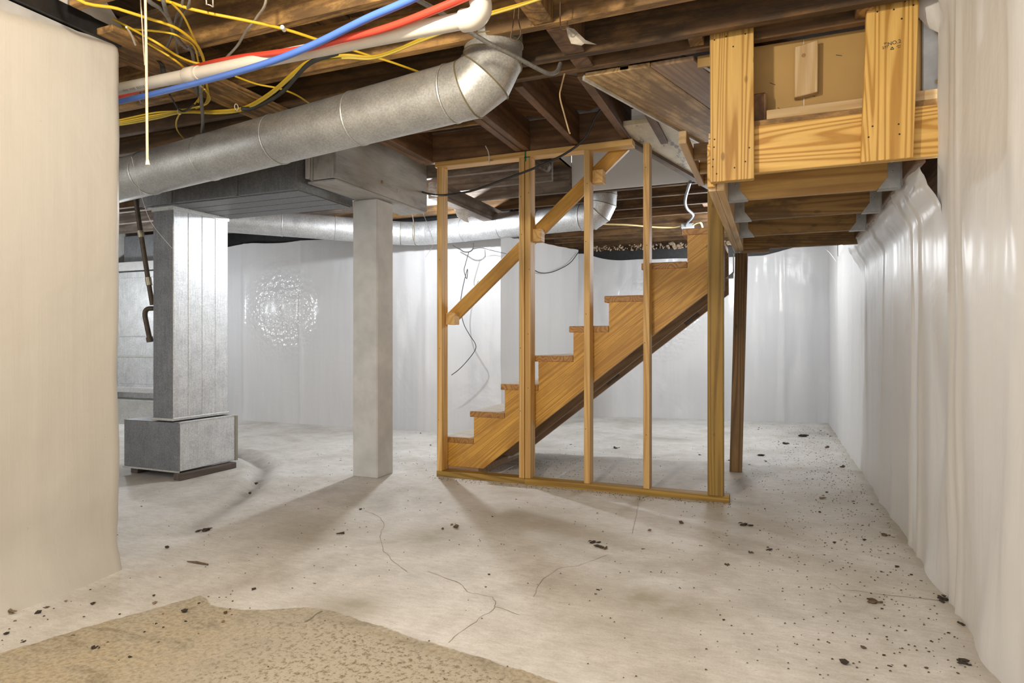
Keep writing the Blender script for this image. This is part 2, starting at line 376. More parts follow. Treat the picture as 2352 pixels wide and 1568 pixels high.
        for i, q in enumerate(pp):
            t = (pp[min(i + 1, len(pp) - 1)] - pp[max(i - 1, 0)]); t.z = 0; t.normalize(); n = Vector((-t.y, t.x, 0)) * wd * (.25 + abs(noise.noise(q * 9)) * 1.0) * .5
            vs += [q - n, q + n]
            if i: fs.append((2 * i - 2, 2 * i - 1, 2 * i + 1, 2 * i))
        MB().add(vs, fs).build('crack', cm, o)
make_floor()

# ------------------------------------------------------------------ sheeted walls
SH = sheet_mat('plastic_sheeting')
SH_L = sheet_mat('plastic_sheeting_front', (.57, .545, .495), .42, .30)
SH_B = sheet_mat('plastic_sheeting_back', (.62, .62, .63), .20, .3, ((-.42, 0, 1.28), .60, 2.6))
XW = .60
ridges = [(2.62, .012, .020), (2.66, -.006, .012), (2.72, .010, .016), (3.25, .010, .02), (3.42, .010, .03), (3.9, .008, .05), (4.25, .010, .03), (4.95, .014, .03), (5.25, .008, .02), (5.8, .01, .03), (6.1, .01, .02), (6.5, .01, .03), (6.9, .01, .02), (2.1, .008, .06), (1.7, .01, .08)]
def right_x(y, z):
    mz = .03 * noise.noise(Vector((z * 1.7, y * .6, 3.1)))
    x = XW - .012 * fbm(y * 1.3, z * .5, 1.0) - .006 * fbm(y * 6, z * 1.1, 5.0)
    for c, a, wd in ridges: x -= a * math.exp(-((y - c - mz) / wd) ** 2)
    x -= .035 * max(0, .22 - z) ** 1.2 * (1 + .6 * noise.noise(Vector((y * 3, 0, 0))))
    if y < 3.6:   # slack folds fanning out near the floor
        k = max(0, 1 - z / 1.0); x -= .022 * k * max(0, math.sin((y * 9 + z * 4.2))) * min(1, max(0, (3.6 - y) / .5))
    return x
def ysteps(a, b, st): return lin(a, b, int((b - a) / st) + 1)
def near_fn(y, z):
    e = 2.84 - .05 * max(0, z - 1.65) + .02 * noise.noise(Vector((z * 3, 0, 0))) + (.045 if z > 2.12 else 0) * 1
    yy = min(y, e) if z > 1.60 else y
    x = right_x(yy, z)
    if z > 1.6: x -= .02 * math.exp(-((e - yy) / .05) ** 2)
    if z > 2.1: x -= .09 * (z - 2.1) / .2 * math.exp(-((e - yy) / .10) ** 2) * (1 + .5 * math.sin(yy * 60))
    return Vector((x, yy, z))
wr = sheet('wall_right', near_fn, ysteps(-1.5, 2.94, .02), lin(0, 2.38, 60), SH); wr['kind'] = 'structure'
def far_fn(y, t):
    lob = .012 * noise.noise(Vector((y * 5, 0, 2))) + .006 * noise.noise(Vector((y * 14, 3, 2)))
    zt = 1.545 + lob
    if t <= 1:
        z = zt * t; return Vector((right_x(y, z) - .045 * max(0, (t - .94) / .06) ** 1.5, y, z))
    k = t - 1
    return Vector((right_x(y, zt) - .045 - (.03 + lob) * k ** 1.25 - .008 * math.sin(k * 3.14), y, zt + .025 * min(1, k * 4) + .05 * k + .010 * noise.noise(Vector((y * 9, 1, k)))))
fs_ = sheet('far_sheet', far_fn, ysteps(2.875, 5.35, .02) , lin(0, 1, 40) + [1.15, 1.3, 1.45, 1.6, 1.8, 2.0], SH, wr)
def far2_fn(y, z):
    zt = 2.04 if not 6.2 < y < 7.1 else 1.74 + .12 * (7.1 - y)
    return Vector((right_x(y, z * zt), y, z * zt))
sheet('far_sheet', far2_fn, ysteps(5.30, 8.2, .025), lin(0, 1, 40), SH, wr)
# taped vertical seams of the right-hand sheet
for yc in (2.66, 3.40, 4.95):
    sheet('seam_strip', lambda s, z, yc=yc: Vector((right_x(yc + s, z) + .001 - .003 * math.cos(s * 71), yc + s + .012 * noise.noise(Vector((z * 2, yc, 0))), z)), lin(-.022, .022, 4), lin(.02, 1.62 if yc > 2.8 else 2.2, 40), SH, wr)
wu = MB().box(.64, .80, 2.86, 8.4, 1.5, 2.42).build('wall_right_sill', wood('old_red', 'y')); tag(wu, kind='structure')

BY = 5.83
def back_fn(x, z):
    zt = 2.09 + .03 * noise.noise(Vector((x * 2, 0, 0)))
    zz = z * zt
    y = BY - .02 * fbm(x * 1.2, zz * .6, 8.0) - .006 * fbm(x * 6, zz * 1.2, 3.0)
    for c in (-4.98, -5.83, -3.35): y -= .012 * math.exp(-((x - c) / .025) ** 2)
    y -= .03 * max(0, .15 - zz)
    return Vector((x, y, zz))
wb = sheet('wall_back', back_fn, ysteps(-7.2, -2.50, .025), lin(0, 1, 60), SH_B); wb['kind'] = 'structure'
def ret_fn(t, z):
    x = -2.50 + .22 * t; y = BY + (7.80 - BY) * t; zt = 2.0 + .10 * t + .02 * noise.noise(Vector((t * 6, 1, 0))); zz = z * zt
    return Vector((x + .012 * fbm(y * 2, zz * .6, 2.0) + .008 * math.sin(y * 14), y, zz))
wt = sheet('wall_back_return', ret_fn, lin(0, 1, 60), lin(0, 1, 40), SH); wt['kind'] = 'structure'
def back2_fn(x, z):
    zt = 1.95 + .10 * math.exp(-((x + 2.25) / .25) ** 2) + .10 * max(0, min(1, (x + .1) / .4)) + .012 * noise.noise(Vector((x * 3, 4, 0))); zz = z * zt
    y = 7.80 + (x + 2.28) * .13 - .02 * fbm(x * 1.4, zz * .6, 4.0) - .008 * fbm(x * 7, zz * 1.3, 6.0)
    for c in (-1.45, -.55, .12): y -= .014 * math.exp(-((x - c) / .03) ** 2)
    return Vector((x, y - .03 * max(0, .12 - zz), zz))
wb2 = sheet('wall_back_far', back2_fn, ysteps(-2.32, .64, .025), lin(0, 1, 50), SH_B); wb2['kind'] = 'structure'
blk = plain('black_tar_felt', (.012, .012, .013), .45, 0, .4, 20, .3)
o = MB().prism([(-2.4, 7.86, 1.8), (.7, 8.27, 1.8), (.7, 8.27, 2.09), (-2.4, 7.86, 2.09)], (0, .12, 0)).build('wall_back_sill', blk); tag(o, kind='structure')
o = MB().prism([(-7.2, 5.90, 2.0), (-2.4, 5.90, 2.0), (-2.4, 5.90, 2.42), (-7.2, 5.90, 2.42)], (0, .2, 0)).build('wall_back_left_sill', blk); tag(o, kind='structure')
o = MB().box(-7.35, -7.2, -1.5, 8.6, 0, 2.42).build('wall_left_far', plain('block_wall', (.45, .44, .42), .8)); tag(o, kind='structure')
o = MB().box(-7.2, .8, 8.30, 8.45, 1.6, 2.42).build('wall_back_upper', wood('old', 'x')); tag(o, kind='structure')

# front-left wall end wrapped in sheeting
XL = -2.50
def left_fn(s, t):
    # s runs along the wall towards the room, round the end corner
    zt = 2.115 + .07 * max(0, min(1.05, (s - 1.38) / .47)) if s < 1.87 else 2.185
    z = t * zt
    if s <= 1.80: x, y = XL, s
    else:
        a = min(1, (s - 1.80) / .10) * math.pi / 2; x = XL - .05 + .05 * math.cos(a); y = 1.80 + .05 * math.sin(a)
        if s > 1.90: x = XL - .05 - (s - 1.90)
    n = .010 * fbm(s * 1.5, z * .8, 7.0) + .009 * fbm(s * 4 + z * 2, z * 4 - s, 1.0) * max(.2, 1 - z / .9)
    k = max(0, .30 - z) / .30
    x += n - .02 * math.sin(k * 3.14) + .06 * k ** 1.5 * (.6 + .5 * math.sin(s * 5 + 1)) * (1 if s < 1.85 else 0); y += n * (1 if s > 1.82 else 0)
    if z > zt - .05: x -= .03 * ((z - zt + .05) / .05) ** 2
    return Vector((x, y, z))
wl = sheet('wall_left', left_fn, ysteps(-1.5, 1.74, .03) + lin(1.76, 1.92, 14) + [2.0, 2.2, 2.35], lin(0, 1, 80), SH_L); wl['kind'] = 'structure'
MB().box(-2.62, -2.508, -1.5, 1.845, 2.165, 2.235).build('sill_board', blk, wl)
MB().box(-2.9, -2.53, -1.5, 1.80, .0, 2.16).build('wall_core', plain('core', (.4, .4, .4), .9), wl)
sheet('upper_sheet', lambda s, t: Vector((XL - .01 + .03 * t + .006 * fbm(s * 3, t, 1), min(s, 1.86 - 1.1 * max(0, t * .17)), 2.232 + .17 * t)), lin(-1.5, 1.86, 60), lin(0, 1, 10), SH_L, wl)

# ------------------------------------------------------------------ ceiling: subfloor, joists, headers
ZJ, ZS = 2.20, 2.40
mb = MB()
for (a, b_, c, d) in ((-7.3, -1.58, -1.5, 8.5), (-1.58, .8, -1.5, 4.05), (-1.58, .8, 5.24, 8.5), (-.30, .8, 4.05, 5.24)): mb.box(a, b_, c, d, ZS + .02, ZS + .06)
ceil = mb.build('ceiling', wood('old', 'x')); ceil['kind'] = 'structure'
jx = [(1.585, 1.63, -2.44, .60), (1.995, 2.04, -7.2, .60), (2.395, 2.44, -7.2, .60), (2.695, 2.74, -7.2, .66)]
for y0, y1, xa, xb in jx: bb('joist', wood('old_tan' if y1 < 2.6 else 'old', 'x'), ceil, xa, xb, y0, y1, ZJ, ZS + .02, .003)
bb('header', wood('old', 'x'), ceil, -2.32, .66, 2.85, 2.89, ZJ, ZS, .003)
bb('header', wood('old', 'x'), ceil, -2.32, .66, 2.895, 2.935, ZJ + .02, ZS, .003)
bb('header', wood('old_red', 'x'), ceil, -2.30, -.82, 3.955, 4.00, ZJ, ZS, .003)
for x0, x1 in ((-2.31, -2.265), (-2.26, -2.215), (-1.58, -1.535), (-1.53, -1.485), (-1.19, -1.145), (-.865, -.82), (-.66, -.615)):
    bb('joist', wood('old_red', 'y'), ceil, x0, x1, 2.94, 3.95 if x1 < -.7 else 4.14, ZJ, ZS, .003)
bb('cross_strip', wood('old_tan', 'x'), ceil, -2.21, -1.585, 3.40, 3.42, ZJ + .02, ZJ + .09, .002)
for y in (2.98, 3.38, 3.78, 4.18): bb('joist', wood('old', 'x'), ceil, -7.2, -2.72, y, y + .045, ZJ, ZS, .003)
for y in (4.32, 4.74): bb('joist', wood('old_grey', 'x'), ceil, -7.2, -1.60, y, y + .045, ZJ, ZS, .003)
bb('header', wood('old_grey', 'x'), ceil, -7.2, -1.58, 5.155, 5.20, ZJ, ZS, .003)
bb('header', wood('old', 'x'), ceil, -1.57, .6, 5.225, 5.27, ZJ - .005, ZS, .003)
for y in (5.60, 6.03, 6.47, 6.94, 7.40, 7.80, 8.14):
    bb('joist', wood('old', 'x'), ceil, -7.2 if y < 5.8 else -2.6, .64, y, y + .045, ZJ, ZS + .02, .003)
for x, y in ((-.62, 6.08), (-.42, 6.5), (-1.6, 6.1), (.0, 6.99)): bb('blocking', wood('old_red', 'y'), ceil, x, x + .09, y, y + .38, ZJ + .05, ZS, .003)
# blocking between the near joists
bb('blocking', wood('old_tan', 'z'), ceil, -.885, -.80, 2.05, 2.39, ZJ + .0, ZS, .004)
bb('blocking', wood('old_red', 'z'), ceil, -.85, -.755, 2.445, 2.69, ZJ, ZS, .004)
bb('blocking', wood('old_red', 'z'), ceil, -.84, -.76, 2.745, 2.845, ZJ, ZS, .004)
bb('blocking', wood('old', 'z'), ceil, -.50, -.42, 2.05, 2.39, ZJ + .06, ZS, .004)
bb('blocking', wood('old_tan', 'z'), ceil, .30, .36, 2.76, 2.845, ZJ + .01, ZS, .004)
bb('blocking', wood('old_tan', 'z'), ceil, -.33, -.27, 2.76, 2.845, ZJ + .01, ZS, .004)
# plank nailed under the joists at the left
bb('nailed_plank', wood('old_tan', 'y'), ceil, -2.66, -2.42, 1.74, 3.0, ZJ - .03, ZJ - .002, .003)
# diagonal subfloor boards seen between the joists (45 degrees)
for i in range(15):
    c = Vector((-2.25 + i * .155, 3.45, ZS + .004)); d = Vector((.7071, .7071, 0)); nrm = Vector((-.7071, .7071, 0))
    a, b_ = c - d * .62, c + d * .62
    def clipb(p): return Vector((p.x, max(2.95, min(3.94, p.y)), p.z))
    o = MB().bar(c - d * .62, c + d * .62, nrm * .052, Vector((0, 0, .008))).build('subfloor_board', wood('old_grey' if i in (9,) else 'old_red', 'x', (0, 0, -math.pi / 4)), ceil, .0015)
# straight subfloor boards above the near joists
for i in range(24):
    x = -3.2 + i * .16
    bb('subfloor_board', wood('old', 'y'), ceil, x, x + .152, 1.35, 2.9, ZS - .004 + .004 * (i % 2), ZS + .018, .002)
# angled planks and white soffit beside the stair opening
def slab(name, pts, z, t, mat, parent): return MB().prism([(x, y, z) for x, y in pts], (0, 0, t)).build(name, mat, parent, .002)
a18 = math.radians(18)
slab('soffit_plank', [(-.827, 2.94), (-.52, 2.94), (-.17, 4.06), (-.33, 4.24), (-.395, 4.23)], ZJ - .004, .022, wood('plank', 'y', (0, 0, a18)), ceil)
slab('soffit_plank', [(-.515, 2.94), (-.325, 2.94), (.02, 4.06), (-.165, 4.06)], ZJ - .006, .022, wood('brown', 'y', (0, 0, a18)), ceil)
WP = plain('white_paint_worn', (.70, .67, .60), .6, 0, .25, 9)
MB().bar((-.832, 2.94, ZJ - .004), (-.40, 4.235, ZJ - .004), (.006, -.002, 0), (0, 0, .012)).build('soffit_edging', WP, ceil)
MB().bar((-.300, 2.97, ZJ - .006), (-.19, 3.25, ZJ - .006), (.007, -.002, 0), (0, 0, .010)).build('soffit_edging', WP, ceil)
mw, nt, b = new_mat('mouldy_white_paint'); v = coords(nt)
r = ramp(nt, [(.42, (.66, .58, .42)), (.56, (.55, .46, .30)), (.63, (.12, .09, .06))]); nt.links.new(noise_n(nt, coords(nt, (1.6, .5, 1)), 7, 7, .7), r.inputs[0]); nt.links.new(r.outputs[0], b.inputs['Base Color']); b.inputs['Roughness'].default_value = .6
slab('white_soffit', [(-.84, 3.76), (-.55, 3.76), (-.20, 5.4), (-.46, 5.5), (-.835, 4.02)], ZJ + .02, .03, mw, ceil)
MB().bar((-.845, 4.0, ZJ + .01), (-.47, 5.5, ZJ + .01), (.022, -.006, 0), (0, 0, .014)).build('soffit_edging', wood('old', 'y', (0, 0, math.radians(14))), ceil)

# stairwell lining
DW = plain('white_drywall', (.74, .74, .74), .75, 0, .05, 4)
o = MB().box(-1.575, -.30, 5.20, 5.222, 2.205, 2.78).build('wall_stairwell', DW); tag(o, kind='structure')
MB().box(-1.575, -.30, 4.05, 5.2, 2.78, 2.80).build('stairwell_top', DW, o)
MB().box(-1.60, -1.578, 4.05, 5.2, 2.42, 2.80).build('stairwell_side', DW, o)
MB().box(-.32, -.30, 4.05, 5.2, 2.24, 2.80).build('stairwell_side', DW, o)
MB().box(-1.60, -.30, 4.02, 4.05, 2.42, 2.80).build('stairwell_side', DW, o)
# ------------------------------------------------------------------ stud wall
FY = 3.925
t = thing('stud_wall', (-1.2, FY, 0), 'open timber stud wall of pale two-by-fours in front of the stairs', 'stud wall')
bb('bottom_plate', wood('treated', 'x'), t, -2.172, -1.513, FY, FY + .089, 0, .038)
bb('bottom_plate', wood('treated', 'x'), t, -1.510, -.232, FY - .012, FY + .077, 0, .038)
bb('top_plate', wood('stud', 'x'), t, -2.185, -1.508, FY, FY + .089, 2.155, 2.193)
bb('top_plate', wood('stud', 'x'), t, -1.505, -.80, FY, FY + .089, 2.155, 2.193)
for x in (-2.168, -1.552, -1.509, -1.108, -.733):
    bb('stud', wood('stud', 'z'), t, x, x + .038, FY, FY + .089, .0385, 2.1545, .0015)
gm_ = plain('green_marker', (.02, .16, .08), .6)
MB().box(-1.512, -1.500, FY - .001, FY + .0005, 2.125, 2.19).box(-1.512, -1.475, FY - .001, FY + .0005, 2.150, 2.156).build('marker_line', gm_, t)
NAIL = plain('nail_dark', (.035, .025, .02), .6, .3)
for x in (-2.15, -1.533, -1.49, -1.09, -.715):
    for z in (.5, 1.02, 1.55, 1.98):
        p = (x + random.uniform(-.01, .01), FY, z + random.uniform(-.15, .15)); MB().tube([(p[0], FY - .0008, p[2]), (p[0], FY + .002, p[2])], .0028, 6).build('nail', NAIL, t)

# posts
o = bb('support_post', wood('treated', 'z'), None, -.352, -.264, FY - .03, FY + .058, .038, 1.83, .004); tag(o, 'greenish treated four-by-four post standing on the end of the bottom plate', 'post')
p0, p1 = Vector((-.245, 4.90, 0)), Vector((-.205, 4.90, 1.575))
o = MB().bar(p0, p1, (.042, 0, 0), (0, .042, 0)).build('support_post', wood('treated_dark', 'z'), None, .003); tag(o, 'darker brown post behind, standing on the bare floor under the landing corner', 'post')

# ------------------------------------------------------------------ handrail
t = thing('handrail', (-1.5, 4.03, 1.0), 'diagonal timber handrail fixed to the studs with three blocks', 'handrail')
RY0 = 4.016; ra = pY(1030, 733, 4.05); rb = pY(1418, 345, 4.05); d = (rb - ra).normalized(); nrm = Vector((-d.z, 0, d.x))
A = Vector((-2.145, RY0 + .05, ra.z - .01)); 
k = (-.875 + 2.145) / d.x
o = MB().bar(A, A + d * k, nrm * .044, (0, .019, 0)).build('rail', wood('stringer', 'x', (0, math.atan2(d.z, d.x), 0)), t, .004)
for x, z in ((-2.087, 1.10), (-1.447, 1.645), (-1.030, 1.995)):
    MB().box(x - .038, x + .032, FY + .05, RY0 + .032, z - .042, z + .042).build('block', wood('stud', 'y'), t, .002)

# ------------------------------------------------------------------ staircase
SY = 4.035; SE = 5.02
t = thing('staircase', (-1.2, 4.5, 0), 'straight yellow-stained wooden staircase rising to the landing', 'staircase')
treads = [(-1.953, .262), (-1.965, .452), (-1.73, .648), (-1.485, .845), (-1.240, 1.040), (-1.003, 1.232), (-.765, 1.432), (-.513, 1.632)]
xn = [-2.20] + [p[0] for p in treads[1:]]; zn = [p[1] for p in treads]
TT = .040
def stringer_poly(y):
    pts = []; low = lambda x: .056 + (x + 1.862) * .789
    pts.append((-2.165, y, .056)); 
    for i in range(8):
        x = (xn[i] + .03) if i else -2.165; zb_ = zn[i] - TT
        pts.append((x, y, zb_)); nx_ = (xn[i + 1] + .03) if i < 7 else -.300
        pts.append((nx_, y, zb_))
    xe = -.300; pts.append((xe, y, low(xe))); pts.append((-1.862, y, .056))
    return pts
rot = (0, math.atan(.789), 0)
MB().prism(stringer_poly(SY), (0, .038, 0)).build('stringer', wood('stringer', 'x', rot), t)
MB().prism(stringer_poly(4.56), (0, .038, 0)).build('stringer', wood('brown', 'x', rot), t)
MB().prism(stringer_poly(4.97), (0, .038, 0)).build('stringer', wood('brown', 'x', rot), t)
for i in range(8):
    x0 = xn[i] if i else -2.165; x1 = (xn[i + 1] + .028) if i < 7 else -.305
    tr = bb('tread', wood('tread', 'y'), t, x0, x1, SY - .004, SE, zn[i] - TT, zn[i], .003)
    bb('dusty_lit_top', plain('dusty_lit_tread', (.52, .47, .40), .6, 0, .15, 12), tr, x0 + .004, x1 - .03, SY, SE - .004, zn[i] + .0003, zn[i] + .0015, 0)  # pale layer: dust plus grazing lamp light painted into the tread tops
    if i: bb('riser', wood('brown', 'y'), t, xn[i] + .03, xn[i] + .045, SY + .04, SE - .01, zn[i - 1], zn[i] - TT - .001, .001)
bb('shim_board', wood('brown', 'x'), t, -2.165, -1.90, SY, SE, .001, .054, .003)
low = lambda x: .056 + (x + 1.862) * .789
for i, x in enumerate((-1.45, -1.22, -1.02, -.62)):
    MB().bar((x, 4.967, low(x) + .045), (x + .10, 4.967, low(x + .10) + .045), (-.0, .002, 0), (.016, 0, -.020)).build('underside_patch', wood('old_grey' if i % 2 else 'brown', 'x', rot), t)
o = MB().bar(pZ(1085, 1078, .02), pZ(1190, 1040, .05), (.02, .05, 0), (0, 0, .008)).build('loose_board', plain('dusty_white_board', (.55, .52, .47), .7, 0, .25, 8)); tag(o, 'dusty white board lying on the floor under the bottom step', 'board')

# ------------------------------------------------------------------ landing platform
t = thing('stair_landing', (.1, 3.8, 1.6), 'new timber landing platform with hanger joists and two hanging boards', 'landing')
LZ, LT = 1.600, 1.835
for y, kd in ((3.152, 'joist_new'), (3.69, 'joist_mould'), (4.255, 'joist_mould')):
    bb('joist', wood(kd, 'x'), t, -.188, .508, y, y + .038, LZ, LT, .002)
bb('rear_rim', wood('joist_mould', 'x'), t, -.26, .55, 4.83, 4.868, LZ - .005, LT, .002)
bb('rear_rim_foot', wood('brown', 'x'), t, -.20, -.02, 4.835, 4.865, LZ - .03, LZ - .006, .002)
bb('header', wood('pale', 'y'), t, -.256, -.224, 2.875, 4.93, LZ - .012, LT - .02, .003)
bb('header', wood('pale', 'y'), t, -.223, -.190, 2.875, 4.93, LZ - .012, LT, .003)
bb('header_end_block', wood('pine', 'y'), t, -.258, -.225, 2.845, 2.873, LZ, LT - .05, .003)
bb('ledger', wood('old_red', 'y'), t, .5095, .548, 2.88, 4.83, LZ + .03, LT, .003)
bb('front_rim', wood('pine', 'x'), t, -.20, .585, 2.832, 2.870, 1.640, 1.834, .002)
bb('decking_edge', wood('old_tan', 'x'), t, -.20, .60, 2.838, 2.93, 1.8345, 1.857, .001)
bb('decking', wood('pale', 'x'), t, -.26, .60, 2.931, 4.87, 1.8345, 1.857, .001)
bb('sole_plate', wood('pale', 'x'), t, -.022, .60, 2.842, 2.925, 1.8575, 1.897, .002)
HG = plain('hanger_steel', (.42, .43, .42), .45, .7, .15, 30)
for y in (3.152, 3.69, 4.255):
    for sx, xe in ((1, -.1895), (-1, .5085)):
        mb = MB(); g = .0015
        x2 = xe + sx * .05
        mb.prism([(xe, y - .003, LZ - .003), (xe + sx * .085, y - .003, LZ - .003), (x2, y - .003, LZ + .045), (x2, y - .003, LZ + .155), (xe, y - .003, LZ + .165)], (0, g, 0))
        mb.prism([(xe, y + .0385, LZ - .003), (xe + sx * .085, y + .0385, LZ - .003), (x2, y + .0385, LZ + .045), (x2, y + .0385, LZ + .155), (xe, y + .0385, LZ + .165)], (0, g, 0))
        mb.box(min(xe, xe + sx * .085), max(xe, xe + sx * .085), y - .003, y + .04, LZ - .0045, LZ - .002)
        mb.box(min(xe, xe + sx * .0015), max(xe, xe + sx * .0015), y - .035, y + .073, LZ, LZ + .165)
        h = mb.build('joist_hanger', HG, t)
        for z in (.07, .11, .145): MB().ball((xe + sx * .033, y - .004, LZ + z), .0055, 1).build('nail', HG, h)
mb = MB().box(-.262, -.259, 4.85, 4.94, 1.44, 1.575).prism([(-.262, 4.855, 1.445), (-.262, 4.855, 1.40), (-.315, 4.855, 1.40), (-.275, 4.855, 1.43)], (0, .08, 0))
mb.build('post_bracket', HG, t)
# hanging boards
BYF = 2.79
def hboard(x0, x1, z0, z1, lean, kind):
    mb = MB(); mb.prism([(x0 + lean, BYF, z1), (x0, BYF, z0), (x1, BYF, z0), (x1 + lean, BYF, z1)], (0, .038, 0)); return mb.build('hanging_board', wood(kind, 'z'), t, .002)
ba = hboard(-.2405, -.069, 1.607, 2.245, -.002, 'pine'); ba['label'] = 'left hanging board'
bbd = hboard(.318, .491, 1.632, 2.25, .020, 'pine'); bbd['label'] = 'right hanging board with grade stamp'
for par, lst in ((ba, ((1641, 92), (1668, 84), (1712, 78), (1684, 107), (1641, 320), (1640, 338), (1638, 366), (1637, 383), (1646, 399), (1721, 339), (1712, 371), (1687, 385))),
                 (bbd, ((2015, 27), (2079, 3), (2098, 12), (2053, 22), (2071, 43), (2004, 290), (2064, 285), (1995, 315), (2066, 308)))):
    for u, v_ in lst: p = pY(u, v_, BYF); MB().tube([(p.x, BYF - .001, p.z), (p.x, BYF + .004, p.z)], .0035, 6).build('nail', NAIL, par)
INK = plain('stamp_ink', (.05, .055, .05), .8)
def text(body, u, v_, size, par, y, shear=0.0):
    cu = bpy.data.curves.new('stamp', 'FONT'); cu.body = body; cu.size = size; cu.extrude = .0003; cu.shear = shear; cu.align_x = 'CENTER'; cu.align_y = 'CENTER'
    o = bpy.data.objects.new('tmp', cu); link(o); dg = bpy.context.evaluated_depsgraph_get()
    me = bpy.data.meshes.new_from_object(o.evaluated_get(dg)); bpy.data.objects.remove(o)
    me.materials.clear(); me.materials.append(INK)
    q = bpy.data.objects.new('grade_stamp', me); link(q); p = pY(u, v_, y); q.parent = par; q.location = p - ORG[par.name]; q.rotation_euler = (math.pi / 2, -math.radians(7), 0)
    return q
text('NO.2', 2054, 98, .0195, bbd, BYF - .0012)
text('277', 2033, 109, .0135, bbd, BYF - .0012)
text('TP', 2033, 100, .009, bbd, BYF - .0012)
text('KD19', 2064, 105, .0055, bbd, BYF - .0012)
text('SYP', 2065, 109, .0055, bbd, BYF - .0012)
p = pY(2049, 111, BYF - .0012); mbt = MB()
T3 = [p + Vector((-.0055, 0, -.004)), p + Vector((.0055, 0, -.004)), p + Vector((0, 0, .0055))]
for i in range(3): mbt.bar(T3[i], T3[(i + 1) % 3], (0, .0003, 0), (T3[(i + 1) % 3] - T3[i]).normalized().cross(Vector((0, 1, 0))) * .0011)
mbt.build('grade_stamp', INK, bbd)
# upper framing left of the landing
t2 = thing('step_frame', (-.33, 3.4, 1.85), 'small timber frame of short joists left of the nearer hanging board', 'frame')
bb('side_rail', wood('pale', 'y'), t2, -.402, -.366, 3.02, 3.885, 1.853, 1.912, .003)
for y, kd in ((3.30, 'joist_mould'), (3.58, 'joist_new'), (3.84, 'joist_new')): bb('joist', wood(kd, 'x'), t2, -.365, -.258, y, y + .038, 1.853, 1.93, .002)

# tan panel with hung block
TAN = plain('tan_hardboard', (.42, .255, .08), .6, 0, .10, 3)
o = MB().box(-.20, .62, 2.955, 2.967, 1.858, 2.215).box(-.31, -.20, 2.955, 2.967, 2.165, 2.215).build('wall_panel', TAN); tag(o, kind='structure')
MB().box(.122, .1245, 2.9525, 2.9550, 1.90, 1.985).build('seam_gap', plain('white_gap', (.8, .78, .7), .6), o)
MB().box(.122, .1235, 2.9525, 2.9550, 2.19, 2.21).build('seam_gap', plain('white_gap', (.8, .78, .7), .6), o)
for u, v_, du, dv in ((1920, 126, 14, 2), (1768, 190, 13, 5), (1862, 218, 10, 4), (1786, 247, 6, 3)):
    MB().bar(pY(u, v_, 2.953), pY(u + du, v_ + dv, 2.953), (0, .0006, 0), (0, 0, .0009)).build('scratch', NAIL, o)
q0, q1 = pY(1826, 97, 2.912), pY(1878, 207, 2.912)
o = MB().prism([(q0.x, 2.912, q0.z - .018), (q0.x - .002, 2.912, q1.z - .018), (q1.x, 2.912, q1.z - .006), (q1.x + .002, 2.912, q0.z - .004)], (0, .038, 0)).build('wood_block', wood('pale', 'z'), None, .003)
tag(o, 'short pale wood block with a round knot fixed to the tan panel', 'wood block')
kp = pY(1846, 127, 2.9115); MB().tube([(kp.x, 2.9114, kp.z), (kp.x, 2.913, kp.z)], .0085, 16).build('knot', plain('knot_brown', (.30, .17, .08), .6), o)
o = MB().box(-.075, -.022, 2.875, 2.95, 1.86, 1.985).build('joist_stub', wood('old_red', 'y'), None, .006); tag(o, 'dark old joist stub beside the tan panel bottom corner', 'joist')
CON = plain('grey_concrete', (.36, .35, .33), .9, 0, .2, 10, .5)
o = MB().box(.548, .66, 2.94, 3.0, 1.9, 2.32).build('concrete_pier', CON, None, .004); tag(o, 'narrow grey concrete strip beside the ragged sheet edge', 'concrete')
FOAM = plain('yellow_foam', (.62, .40, .06), .7, 0, .25, 40, .6)
for i, (u, v_, r_) in enumerate(((2172, 67, .022), (2163, 184, .014))):
    p = pY(u, v_, 2.925); o = MB().ball(p, r_, 2, .3, (1.3, .8, .8)).ball(p + Vector((.016, 0, -.012)), r_ * .7, 2, .3).build('foam_blob', FOAM); tag(o, ('larger upper' if i == 0 else 'smaller lower') + ' yellow foam blob on the grey concrete strip', 'foam')

# ------------------------------------------------------------------ painted beam and column
GP = plain('grey_white_paint', (.50, .495, .48), .6, 0, .14, 6, .25, 40)
GPB = wood('old_grey', 'y')
mp_, nt, b = new_mat('grey_washed_beam'); v = coords(nt, (1, .25, 1))
r = ramp(nt, [(.30, (.24, .235, .225)), (.5, (.40, .395, .38)), (.7, (.50, .49, .47))]); nt.links.new(noise_n(nt, v, 9, 7, .65, .4), r.inputs[0]); nt.links.new(r.outputs[0], b.inputs['Base Color']); b.inputs['Roughness'].default_value = .6
bump(nt, b, noise_n(nt, v, 60, 3), .3, .004)
t = thing('boxed_beam', (-2.58, 3.7, 1.94), 'grey-washed boxed timber beam end resting on the square column', 'beam')
bb('core', mp_, t, -2.645, -2.485, 3.205, 4.31, 1.945, 2.30, .004)
bb('side_board', mp_, t, -2.484, -2.468, 3.20, 4.312, 1.94, 2.32, .003)
bb('side_board', mp_, t, -2.662, -2.646, 3.20, 4.31, 1.94, 2.32, .003)
bb('end_trim', GP, t, -2.70, -2.664, 3.195, 3.3, 1.955, 2.2, .004)
bb('bottom_board', mp_, t, -2.69, -2.47, 3.21, 4.30, 1.925, 1.939, .003)
ko = plain('bolt_rust', (.36, .22, .13), .7)
for u, v_ in ((878, 418), (914, 438)):
    p = pX(u, v_, -2.467); MB().tube([p + Vector((-.002, 0, 0)), p + Vector((.003, 0, 0))], .011, 14).build('plug', ko if u < 900 else mp_, t)
o = MB().box(-2.712, -2.508, 3.70, 3.90, -.003, 1.924).build('column', GP, None, .008); tag(o, 'square light grey painted column under the boxed beam', 'column')

